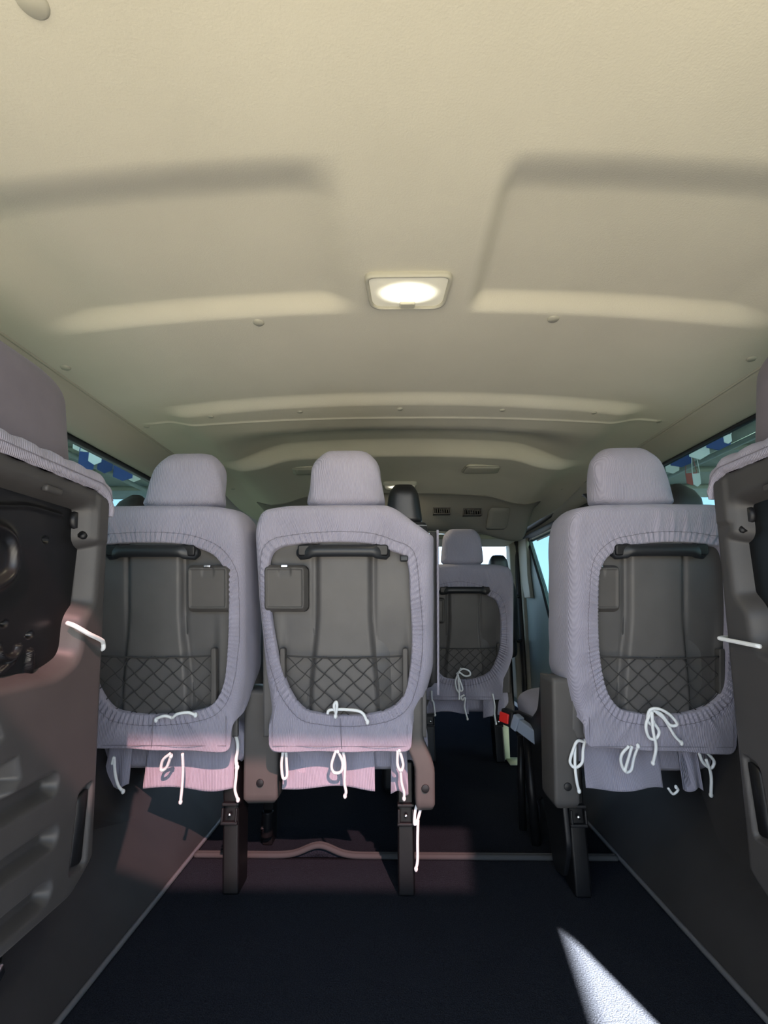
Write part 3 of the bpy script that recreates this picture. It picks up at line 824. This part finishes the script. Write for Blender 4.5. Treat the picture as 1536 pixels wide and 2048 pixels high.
ps_ = leather_seat(pf.x - .012, 3.42, 1.055, .13, 'black leather front seat below the windscreen', .48, name='front_seat', m2='leather')

# ------------------------------------------------------------------ floor
def carpet(name, x0, x1, y0, y1, m, bumpf=None):
    nx, ny = 120, 80
    x, y = np.meshgrid(np.linspace(x0, x1, nx), np.linspace(y0, y1, ny), indexing='ij')
    z = .0006 * np.sin(x * 31) * np.sin(y * 23)
    if bumpf is not None: z = z + bumpf(x, y)
    return gridsurf(name, x, y, z, m, None, thick=(0, 0, -.03))
HW = .612
ys_edge = 1.535
lift = lambda x: .026 * np.exp(-((x + .245) / .055) ** 2)
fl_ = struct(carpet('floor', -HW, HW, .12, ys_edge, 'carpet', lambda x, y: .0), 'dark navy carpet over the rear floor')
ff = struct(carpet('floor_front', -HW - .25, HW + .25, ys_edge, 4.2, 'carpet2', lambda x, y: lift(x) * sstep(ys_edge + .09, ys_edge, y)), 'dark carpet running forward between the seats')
bm_ = MB()
xs = np.linspace(-.60, .60, 160)
for dy in (-.004, .006):
    bm_.tube([(x, ys_edge + dy, .005 + float(lift(x))) for x in xs], .0075, 8)
bd = bm_.build('carpet_binding', 'binding'); tag(bd, 'grey bound carpet edge running across the floor with one lifted wave', 'carpet edge')

# ------------------------------------------------------------------ side walls
def wallside(sx):
    prof = [(.605, .0), (.612, .012), (.645, .05), (.72, .13), (.82, .235), (.89, .31), (.93, .40), (.95, .56), (.955, .76)]
    prof = spline(prof, 4)
    y = np.array([.16, .30, .5, .8, 1.1, 1.4, 1.7, 1.95])
    def shell(y, name, prof):
        A = np.array([[sx * p[0] for p in prof] for _ in y]); B = np.array([[yy for _ in prof] for yy in y]); C = np.array([[p[1] for p in prof] for _ in y])
        return gridsurf(name, A, B, C, 'darktrim', None, thick=(sx * .06, 0, 0))
    nm = 'wall_left' if sx < 0 else 'wall_right'
    w = struct(shell(y, nm, prof), 'dark moulded trim over the %s wheel arch' % ('left' if sx < 0 else 'right'))
    MB().tube([(sx * .607, yy, .006) for yy in np.linspace(.16, 1.95, 20)], .006, 8).build('sill_strip', 'striptrim', w)
    return w
wL, wR = wallside(-1), wallside(1)
# upper side trim between headliner and glass
for sx, nm in ((-1, 'trim_1'), (1, 'trim_2')):
    prof = spline([(.862, 1.285), (.866, 1.268), (.880, 1.255), (.902, 1.225), (.925, 1.198), (.950, 1.186)] if sx < 0 else [(.862, 1.285), (.866, 1.268), (.880, 1.258), (.905, 1.238), (.93, 1.224), (.952, 1.216)], 4)
    yv = np.linspace(.16, 3.75, 40)
    A = np.array([[sx * p[0] for p in prof] for _ in yv]); B = np.array([[q for _ in prof] for q in yv]); C = np.array([[p[1] for p in prof] for _ in yv])
    tr = struct(gridsurf(nm, A, B, C, 'ceilplastic', None, thick=(sx * .02, 0, .03)), 'cream roof side trim above the %s windows' % ('left' if sx < 0 else 'right'))
    MB().tube([(sx * .862, q, 1.272) for q in yv], .004, 6).build('headliner_edge', 'ceilplastic', tr)
    # pillars
    for k, (ya, yb2) in enumerate(((.16, .30), (1.93, 2.16), (3.60, 3.72))):
        if sx > 0 and k == 1: ya, yb2 = 1.93, 2.30
        z0 = .74 if k < 2 else 0
        rbox('pillar', (min(sx * .93, sx * .985), ya, z0), (max(sx * .93, sx * .985), yb2, 1.21), .01, 'ceilplastic', tr)
# left side: windows and lower forward wall
def window(n, sx, ya, yb2, z0, z1, lean=0.):
    fr = MB(); x0, x1 = (sx * .957, sx * .975)
    t = .016
    for (a, b) in (((ya, z1 - t), (yb2, z1)), ((ya, z0), (yb2, z0 + t)), ((ya, z0), (ya + t, z1)), ((yb2 - t, z0), (yb2, z1))):
        fr.box((min(x0, x1), a[0], a[1]), (max(x0, x1), b[0], b[1]))
    f = struct(fr.build('window_%d' % n, 'rubber'), 'side window in a black rubber seal')
    xx = sx * .966
    MB().box((xx - .002, ya + .004, z0 + .004), (xx + .002, yb2 - .004, z1 - .004)).build('pane', 'glass', f)
window(1, -1, .29, 1.94, .755, 1.19); window(2, -1, 2.14, 3.62, .755, 1.19); window(3, 1, .29, 1.94, .755, 1.225)
lw = struct(MB().box((-1.0, 1.95, -.03), (-.955, 3.75, .765)).build('wall_left_front', 'darktrim'))
struct(MB().box((-1.0, .15, -.03), (-.975, 1.95, .765)).build('wall_left_outer', 'body'))
struct(MB().box((.975, .15, -.03), (1.0, 1.95, .765)).build('wall_right_outer', 'body'))

# sliding door on the right: slanted glass, black seal, lining in the teal of a glass reflection, step well below
seal = MB()
E1 = [atX(u, v, .92) for u, v in ((1170, 985), (1130, 1008), (1080, 1043), (1042, 1066))] + [atX(u, v, .92) for u, v in ((1032, 1082), (1036, 1150), (1043, 1250), (1048, 1330), (1051, 1392))]
E1[0] = Vector((.92, 2.30, E1[1].z - .01)); E1.insert(0, Vector((.93, 2.22, 1.12)))
seal.tube(spline(E1, 5), .022, 8)
dr = struct(seal.build('door_2', 'rubber'), 'sliding door opening with black seal')
X9 = .955
pA, pB, pC = atX(1056, 1068, X9), atX(1064, 1120, X9), atX(1088, 1200, X9)
lin = MB()
def quadx(mb, pts, x0, x1):
    return mb.prism([(p.y, p.z) for p in pts], 0, x0, x1)
yF = atX(1036, 1085, X9).y
win_front = [Vector((X9, 3.458, 1.168)), Vector((X9, 3.201, .829)), Vector((X9, 3.09, .64))]
# lining: front upright coloured as reflecting glass, slanted rear edge, and lower panel
quadx(lin, [Vector((0, yF, 1.20)), Vector((0, yF, .05)), Vector((0, 2.30, .05)), Vector((0, 2.30, .64)), win_front[2], win_front[1], win_front[0], Vector((0, 3.458, 1.20))], .955, .985)
lp = lin.build('lining', 'doorpanel', dr, bevel=.004)
fr = MB(); fr.tube([(.952, p.y, p.z) for p in win_front] + [(.952, 2.30, .64)], .009, 8); fr.tube([(.952, win_front[0].y, 1.172), (.952, 2.30, 1.172)], .010, 8)
fr.build('glass_seal', 'rubber', dr)
MB().prism([(win_front[0].y, 1.19), (win_front[0].y, 1.17), (win_front[1].y, win_front[1].z), (win_front[2].y, .64), (2.30, .64), (2.30, 1.19)], 0, .966, .970).build('pane', 'glass', dr)
MB().box((.950, 2.28, 1.168), (.99, 3.62, 1.235)).build('upper_seal', 'rubber', dr)
rl = MB(); rl.tube([(.94, 2.30, 1.165), (.94, 3.30, 1.165)], .007, 8); rl.tube([(.94, 2.30, 1.14), (.94, 3.2, 1.14)], .005, 8)
rl.build('blind_rail', 'ceilplastic', dr)
up = MB(); up.prism([(q.y, q.z) for q in (atX(u, v, .93) for u, v in ((1037, 1082), (1052, 1076), (1054, 1100), (1056, 1150), (1062, 1196), (1050, 1196), (1042, 1150)))], 0, .925, .952)
up.build('pillar_trim', 'ceilplastic', dr, bevel=.006)
# B pillar with grab handle
bp = MB(); q0 = atX(1012, 1078, .90); q1 = atX(1046, 1395, .90)
bp.prism([(3.66, 1.24), (3.78, 1.24), (3.80, .05), (3.66, .05)], 0, .865, .94)
struct(bp.build('trim_3', 'ceilplastic', bevel=.01), 'cream pillar trim behind the front door')
gh = MB(); g0, g1 = atX(1031, 1196, .84), atX(1035, 1278, .84)
gh.tube(spline([g0 + Vector((.03, 0, .01)), g0 + Vector((-.005, 0, 0)), (g0 + g1) / 2 + Vector((-.01, 0, 0)), g1 + Vector((-.005, 0, 0)), g1 + Vector((.03, 0, -.01))], 6), .013, 10)
tag(gh.build('grab_handle', 'black'), 'black upright grab handle on the cream pillar by the front door', 'handle')
# front door: pale lining and window beyond the pillar
struct(MB().box((.90, 3.80, .0), (.94, 4.60, .70)).build('door_3', 'doorblue'), 'pale blue lined front door')
struct(MB().box((-.94, 3.72, .0), (-.90, 4.60, .70)).build('door_4', 'doorblue'))
# step panel, its pale tone standing for sunlight in the step well
sw = MB(); s0 = atZ(1006, 1528, .0)
stb = MB(); stb.box((.478, 2.44, .0), (.518, 2.46, .16)); stb.box((.50, 2.36, .0), (.575, 2.46, .006))
struct(stb.build('door_sill', 'step'), 'step panel by the sliding door, sunlight put into its pale colour')

# ------------------------------------------------------------------ ceiling
def zc(x, y):
    base = 1.337 - .065 * np.abs(x / .862) ** 2.2
    xf = sstep(.84, .60, abs(x))
    # two shallow pans left and right of the lamp rail
    wl = .09
    panx = sstep(.125, .165, x) * sstep(.80, .66, x) + sstep(-.095, -.095 - wl, x) * sstep(-.80, -.66, x)
    cyb = .615 + .02 * x * x
    pan = .026 * sstep(cyb - .05, cyb + .05, y) * sstep(.955, .905, y) * panx
    r1 = -.020 * sstep(1.345, 1.405, y) * sstep(.76, .66, abs(x))
    r2 = .072 * sstep(1.56, 1.84, y) * sstep(.78, .45, abs(x))
    r3 = -.058 * sstep(1.895, 1.965, y) * sstep(.80, .55, abs(x))
    seam = -.004 * np.exp(-((y - (1.50 - .05 * (x / .8) ** 2)) / .005) ** 2) * sstep(.84, .80, abs(x))
    fr_ = -.045 * sstep(2.1, 2.6, y)
    return base + pan + r1 + r2 + r3 + seam + fr_
x, y = np.meshgrid(np.linspace(-.866, .866, 240), np.r_[np.linspace(.30, 1.2, 200), np.linspace(1.205, 2.1, 240), np.linspace(2.11, 3.80, 60)], indexing='ij')
ce = struct(gridsurf('ceiling', x, y, zc(x, y), 'ceil', None), 'cream felt headliner')
for (u, v) in ((517, 645), (1107, 638), (130, 735), (1505, 717), (293, 853), (1318, 842), (422, 833), (600, 823), (800, 818), (1005, 820), (1188, 825), (62, 2), (942, 929), (1125, 978), (466, 978)):
    p = None
    for z0 in np.linspace(1.20, 1.37, 80):
        q = atZ(u, v, z0)
        if p is None and z0 >= float(zc(np.array(min(.86, max(-.86, q.x))), np.array(q.y))) - .001: p = q
    if p is None: p = atZ(u, v, 1.29)
    big = .013 if u in (517, 1107, 130, 1505) else (.017 if v < 10 else .0095)
    MB().disc(p + Vector((0, 0, .003)), (0, -.05, -1), big, .0055, 20).build('trim_clip', 'ceilplastic', ce)
def dome(cx, cy, label):
    z = float(zc(np.array(cx), np.array(cy))) - .002
    root = empty('ceiling_light', (cx, cy, z), label, 'light', 'cream interior lamps')
    poly = round_poly([(-.087, -.053), (.087, -.053), (.080, .054), (-.080, .054)], [.02, .02, .028, .028], 6)
    n = len(poly)
    rg = [[(cx + p[0] * k, cy + p[1] * k, z + h) for p in poly] for k, h in ((1.0, .010), (1.0, -.004), (.985, -.009), (.93, -.010), (.91, -.006), (.90, .004))]
    loft(MB(), rg, cap=False).build('lamp_frame', 'ceilplastic', root)
    me_v = [(p[0] * .915, p[1] * .90, -.0045) for p in poly] + [(p[0] * .6, p[1] * .6, -.0075) for p in poly] + [(0, 0, -.008)]
    fs = [(i, (i + 1) % n, n + (i + 1) % n, n + i) for i in range(n)] + [(n + i, n + (i + 1) % n, 2 * n) for i in range(n)]
    me = bpy.data.meshes.new('lens'); me.from_pydata(me_v, [], fs); me.materials.append(M['lens'])
    for p_ in me.polygons: p_.use_smooth = True
    o = bpy.data.objects.new('lamp_lens', me); COL.objects.link(o); o.parent = root
    rbox('lamp_switch', (cx - .016, cy + .028, z - .013), (cx + .016, cy + .044, z - .004), .003, 'ceilplastic', root)
    la = bpy.data.lights.new('bulb', 'AREA'); la.shape = 'RECTANGLE'; la.size = .09; la.size_y = .05; la.energy = 1.2; la.color = (1, .88, .62)
    lo = bpy.data.objects.new('bulb', la); COL.objects.link(lo); lo.parent = root; lo.location = (0, 0, -.016)
dome(.0, .872, 'lit cream ceiling lamp nearest the camera, alone between two shallow pans')
dome(.008, 2.36, 'lit ceiling lamp far forward, just above the black headrest')
for u, v, lb in ((965, 955, 'cream rounded lid in the headliner right of the far lamp'), (618, 957, 'cream rounded lid in the headliner left of the far lamp, half behind a headrest')):
    p = atZ(u, v, 1.278); zz = float(zc(np.array(p.x), np.array(p.y)))
    rp = round_poly([(-.075, -.055), (.075, -.055), (.085, .055), (-.085, .055)], .02, 5)
    rg = [[(p.x + q[0] * k, p.y + q[1] * k, zz + h) for q in rp] for k, h in ((1.04, .004), (1.04, -.004), (.99, -.006), (.97, -.003), (.94, -.009), (.6, -.012))]
    tag(loft(MB(), rg).build('speaker_lid', 'ceilplastic'), lb, 'lid', 'lids in the front headliner')

# overhead console panel in front of the windscreen
xo, so = np.meshgrid(np.linspace(-.745, .745, 140), np.linspace(0, 1, 40), indexing='ij')
def oh_z(x, s_):
    return zc(x, 2.46 + .26 * s_) - .004 - .150 * sstep(0, .95, s_) * sstep(.745, .705, abs(x))
yo = 2.46 + .26 * so
zo = oh_z(xo, so)
oh = struct(gridsurf('trim_4', xo, yo, zo, 'overhead', None, thick=(0, .05, .03)), 'grey overhead panel above the windscreen')
def on_oh(u, v):
    best = None
    for s in np.linspace(0, 1, 300):
        d = ray(u, v); Y = 2.46 + .26 * s; t = (Y - CAM[1]) / d[1]; xx = CAM[0] + t * d[0]; zz = CAM[2] + t * d[2]
        zs = float(oh_z(np.array(min(.745, max(-.745, xx))), np.array(s)))
        if best is None or abs(zz - zs) < best[0]: best = (abs(zz - zs), Vector((xx, Y, zz)))
    return best[1]
for u, v, w, lb in ((883, 1023, 34, 'slotted air vent in the overhead panel, nearer the middle'), (944, 1025, 36, 'slotted air vent in the overhead panel beside the square lid')):
    p = on_oh(u, v); s = (p.y - CAM[1]) / F * w / 2 * 1.02
    root = empty('air_vent', p, lb, 'vent', 'air vents of the overhead panel')
    f = MB(); h = s * .40; y0 = p.y - .022
    for a, b in (((-s, -h), (s, -h * .72)), ((-s, h * .72), (s, h)), ((-s, -h), (-s * .9, h)), ((s * .9, -h), (s, h))):
        f.box((p.x + a[0], y0 - .004, p.z + a[1]), (p.x + b[0], y0 + .05, p.z + b[1]))
    f.build('vent_frame', 'plastic', root, bevel=.002)
    MB().box((p.x - s * .92, y0 + .012, p.z - h * .8), (p.x + s * .92, y0 + .02, p.z + h * .8)).build('vent_backing', 'black', root)
    g = MB()
    for k in range(7):
        xx = p.x - s * .78 + k * s * .26
        g.box((xx - .0022, y0 - .001, p.z - h * .72), (xx + .0022, y0 + .014, p.z + h * .72))
    g.build('vent_louvres', 'plastic', root)
p = on_oh(994, 1036)
rp = round_poly([(-.052, -.045), (.052, -.045), (.052, .045), (-.052, .045)], .014, 5)
rg = [[(p.x + q[0] * k, p.y - .030 + o_ - q[1] * k * 1.15, p.z - .008 + q[1] * k) for q in rp] for k, o_ in ((1.05, .03), (1.05, .0), (1.0, -.004), (.96, -.002), (.9, -.006), (.5, -.006))]
tag(loft(MB(), rg).build('panel_lid', 'overhead'), 'square grey lid at the right end of the overhead panel', 'lid')
# header above windscreen, windscreen, dashboard
struct(MB().box((-.86, 3.30, 1.165), (.86, 3.75, 1.20)).build('trim_5', 'ceilplastic', bevel=.01), 'cream header above the windscreen')
wf = struct(MB().box((-.93, 4.55, -.03), (.93, 4.60, .78)).build('wall_front', 'darktrim'), 'dark dashboard across the front')
struct(MB().add([(-.9, 4.5, .78), (.9, 4.5, .78), (.86, 3.74, 1.18), (-.86, 3.74, 1.18)], [(0, 1, 2, 3)]).build('window_4', 'clearglass'), 'windscreen')
# seat belt towers beside the rear windows
for sx, (u, v), lb in ((-1, (242, 1000), 'black seat belt tower by the left window'), (1, (1392, 1000), 'black seat belt tower by the right window')):
    p = atX(u, v, sx * .875); rings = []
    for i in range(15):
        s = i / 14; z = .70 + (1.062 - .70) * s if sx < 0 else .70 + (1.085 - .70) * s; k = (1 - max(0, (s - .8) / .2) ** 2.4 * .75)
        rings.append([(sx * .875 + math.copysign(abs(math.cos(a)) ** .6, math.cos(a)) * .058 * k, p.y + .09 + math.copysign(abs(math.sin(a)) ** .6, math.sin(a)) * .06 * k, z) for a in np.linspace(0, 2 * math.pi, 28, endpoint=False)])
    root = empty('seat_belt_tower', (sx * .875, p.y + .09, .70), lb, 'seat belt', 'seat belt towers by the windows')
    loft(MB(), rings).build('belt_guide', 'leather', root)
    MB().box((sx * .91 - .022, p.y + .01, .46), (sx * .91 + .022, p.y + .10, .72)).build('belt_strap', 'belt', root)

# bracket and bolt under the left folded seat
lb_ = MB().box((-.80, .50, .115), (-.632, .85, .20)).build('lower_bracket', 'blackmetal', fl, bevel=.008)
MB().disc((-.630, .822, .166), (1, -.15, .1), .014, .012, 6).build('bolt', 'chrome', lb_)

# ------------------------------------------------------------------ body shell, raised tailgate
struct(MB().box((-1.0, .20, 1.47), (1.0, 3.9, 1.53)).build('roof', 'body'), 'van roof')
for sx in (-1, 1):
    struct(MB().box((min(sx * .962, sx * 1.0), (.20), (1.192 if sx < 0 else 1.222)), (max(sx * .962, sx * 1.0), 3.9, 1.53)).build('roof_side', 'body'))
struct(MB().box((-.95, .22, 1.325), (.95, .315, 1.50)).build('trim_6', 'ceilplastic'), 'cream header over the rear opening')
for sx in (-1, 1):
    nm = 'trim_7' if sx < 0 else 'trim_8'
    struct(MB().prism([(sx * .682, .10), (sx * .99, .10), (sx * .99, .256), (sx * .682, .256)] if sx > 0 else [(sx * .74, .10), (sx * .99, .10), (sx * .99, .22), (sx * .74, .22)], 2, .0, 1.36).build(nm, 'darktrim'), 'rear pillar')
struct(MB().box((-.95, .02, -.30), (.95, .12, -.012)).build('rear_sill', 'darktrim'), 'rear sill')
def gate(Y): return 1.40 + .25 * (.30 - Y)
gt = MB()
def slab(xa, xb, ya, yb2):
    gt.add([(xa, ya, gate(ya)), (xb, ya, gate(ya)), (xb, yb2, gate(yb2)), (xa, yb2, gate(yb2)), (xa, ya, gate(ya) + .04), (xb, ya, gate(ya) + .04), (xb, yb2, gate(yb2) + .04), (xa, yb2, gate(yb2) + .04)],
           [(0, 3, 2, 1), (4, 5, 6, 7), (0, 1, 5, 4), (1, 2, 6, 5), (2, 3, 7, 6), (3, 0, 4, 7)])
GR = .915
GW, GA, GB, GX = .915, .045, -.51, .73
slab(-GW, GR, .32, GA); slab(-GW, -GX, GA, GB); slab(GX, GR, GA, GB); slab(-GW, GR, GB, -1.10)
gto = struct(gt.build('door_1', 'body'), 'raised tailgate')
MB().add([(-GX, GA, gate(GA) + .02), (GX, GA, gate(GA) + .02), (GX, GB, gate(GB) + .02), (-GX, GB, gate(GB) + .02)], [(0, 1, 2, 3)]).build('pane', 'tailglass', gto)

# ------------------------------------------------------------------ outside
struct(MB().box((-40, -40, -.62), (40, 40, -.60)).build('ground', 'ground'), 'pale concrete')
for sx in (-1, 1):
    nm = 'canopy'
    ci = 3.2 if sx < 0 else 1.88  # right edge brought nearer to block sun from the right windows
    b = MB(); b.box((min(sx * ci, sx * 11), -4.2, 3.90), (max(sx * ci, sx * 11), 14, 3.96))
    for yy in np.arange(-2, 14, 1.6): b.box((min(sx * ci, sx * 11), yy, 3.78), (max(sx * ci, sx * 11), yy + .07, 3.90))
    for xx in (3.4, 6.5, 10.5): b.box((min(sx * xx, sx * (xx + .08)), -3, 3.70), (max(sx * xx, sx * (xx + .08)), 14, 3.79))
    root = b.build('canopy', 'canopy')
    for yy in (-2.5, 5.5, 13.): MB().tube([(sx * 10.5, yy, -.6), (sx * 10.5, yy, 3.75)], .05, 10).build('post', 'canopy', root)
    tag(root, 'pale green steel canopy outside the %s windows' % ('left' if sx < 0 else 'right'), 'canopy')
flagspec = []
for (u, v, w, h, c, X_) in sorted(((166, 890, 34, 34, 'flagwhite', -4.6), (172, 925, 26, 46, 'flagblue', -4.2), (190, 914, 22, 34, 'flagwhite', -4.0), (210, 930, 26, 36, 'flagblue', -5.0), (246, 945, 34, 36, 'flagblue', -4.4), (268, 950, 24, 30, 'flagwhite', -5.4),
                            (1345, 935, 22, 26, 'flagwhite', 5.2), (1362, 920, 36, 30, 'flagblue', 4.8), (1398, 898, 34, 46, 'flagwhite', 4.4), (1436, 880, 40, 44, 'flagblue', 4.6), (1384, 958, 18, 26, 'flagred', 5.2), (1394, 960, 12, 28, 'flagwhite', 4.9), (1456, 878, 12, 20, 'flagwhite', 4.2))):
    p = atX(u, v, X_); s = abs(p.y) / F; ww, hh = w * s * .5, h * s * .5
    n = len(flagspec)
    side = 'left' if X_ < 0 else 'right'
    pts = [(-ww, hh), (ww, hh), (ww * .95, -hh * .55), (0, -hh), (-ww * .95, -hh * .6)]
    mb = MB(); 
    dirx = .45 * (1 if X_ < 0 else -1)
    a_ = [(p.x + q[0], p.y + q[0] * dirx, p.z + q[1]) for q in pts]
    loft(mb, [a_, [(q[0], q[1] + .012, q[2] + .0) for q in a_]])
    mb.tube([(p.x - ww, p.y - ww * dirx, p.z + hh), (p.x, p.y, 3.72), (p.x + ww, p.y + ww * dirx, p.z + hh)], .006, 5)
    o = mb.build('outside_banner', c, smooth=False)
    colr = {'flagwhite': 'white', 'flagblue': 'blue', 'flagred': 'red'}[c]
    flagspec.append((o, colr, side))
cnt = {}
for o, colr, side in flagspec: cnt.setdefault((colr, side), []).append(o)
nth = ['leftmost', 'second from the left', 'third from the left', 'fourth from the left', 'fifth from the left']
for (colr, side), os_ in cnt.items():
    for k, o in enumerate(os_):
        if len(os_) > 1: tag(o, '%s banner hanging beyond the %s window, %s of the %s ones' % (colr, side, nth[k], colr), 'banner', 'banners hanging beyond the %s window' % side)
        else: tag(o, 'single %s banner under the canopy beyond the %s window' % (colr, side), 'banner')
ob = MB().box((9, 5.5, -.6), (9.3, 16, 1.4)); struct(ob.build('outside_wall', 'outwall'), 'pale blue outside wall')

# ------------------------------------------------------------------ light
sd = bpy.data.lights.new('sun', 'SUN'); sd.energy = 300; sd.angle = math.radians(.9); sd.color = (1, .95, .86)
so_ = bpy.data.objects.new('sun', sd); COL.objects.link(so_)
so_.rotation_euler = Vector((-.30, 1.0, -.87)).to_track_quat('-Z', 'Y').to_euler(); so_.location = (2, -6, 6)
w = bpy.data.worlds.new('sky'); S.world = w; w.use_nodes = True
nt = w.node_tree; N = nt.nodes; K = nt.links; bg = N['Background']
tc = N.new('ShaderNodeTexCoord'); sx_ = N.new('ShaderNodeSeparateXYZ'); K.new(tc.outputs['Generated'], sx_.inputs[0])
cr = N.new('ShaderNodeValToRGB'); K.new(sx_.outputs['Z'], cr.inputs['Fac'])
cr.color_ramp.elements[0].position = 0; cr.color_ramp.elements[0].color = (.62, .80, 1.0, 1)
cr.color_ramp.elements[1].position = .8; cr.color_ramp.elements[1].color = (.16, .28, .55, 1)
K.new(cr.outputs['Color'], bg.inputs['Color']); bg.inputs['Strength'].default_value = 4.6

# ------------------------------------------------------------------ camera & view
cd = bpy.data.cameras.new('camera'); co = bpy.data.objects.new('camera', cd); COL.objects.link(co)
cd.sensor_fit = 'VERTICAL'; cd.sensor_height = 36; cd.lens = 36 * F / 2048; cd.clip_start = .02; cd.clip_end = 200
co.location = CAM; co.rotation_euler = (math.pi / 2 + TH, 0, PS)
S.camera = co
vs_ = S.view_settings; S.display_settings.display_device = 'sRGB'
vs_.view_transform = 'Standard'; vs_.look = 'None'; vs_.exposure = 0; vs_.gamma = 1; vs_.use_curve_mapping = False
cy = S.cycles
cy.max_bounces = 10; cy.diffuse_bounces = 6; cy.transparent_max_bounces = 12; cy.sample_clamp_indirect = 8; cy.caustics_reflective = False; cy.caustics_refractive = False
cy.use_denoising = True
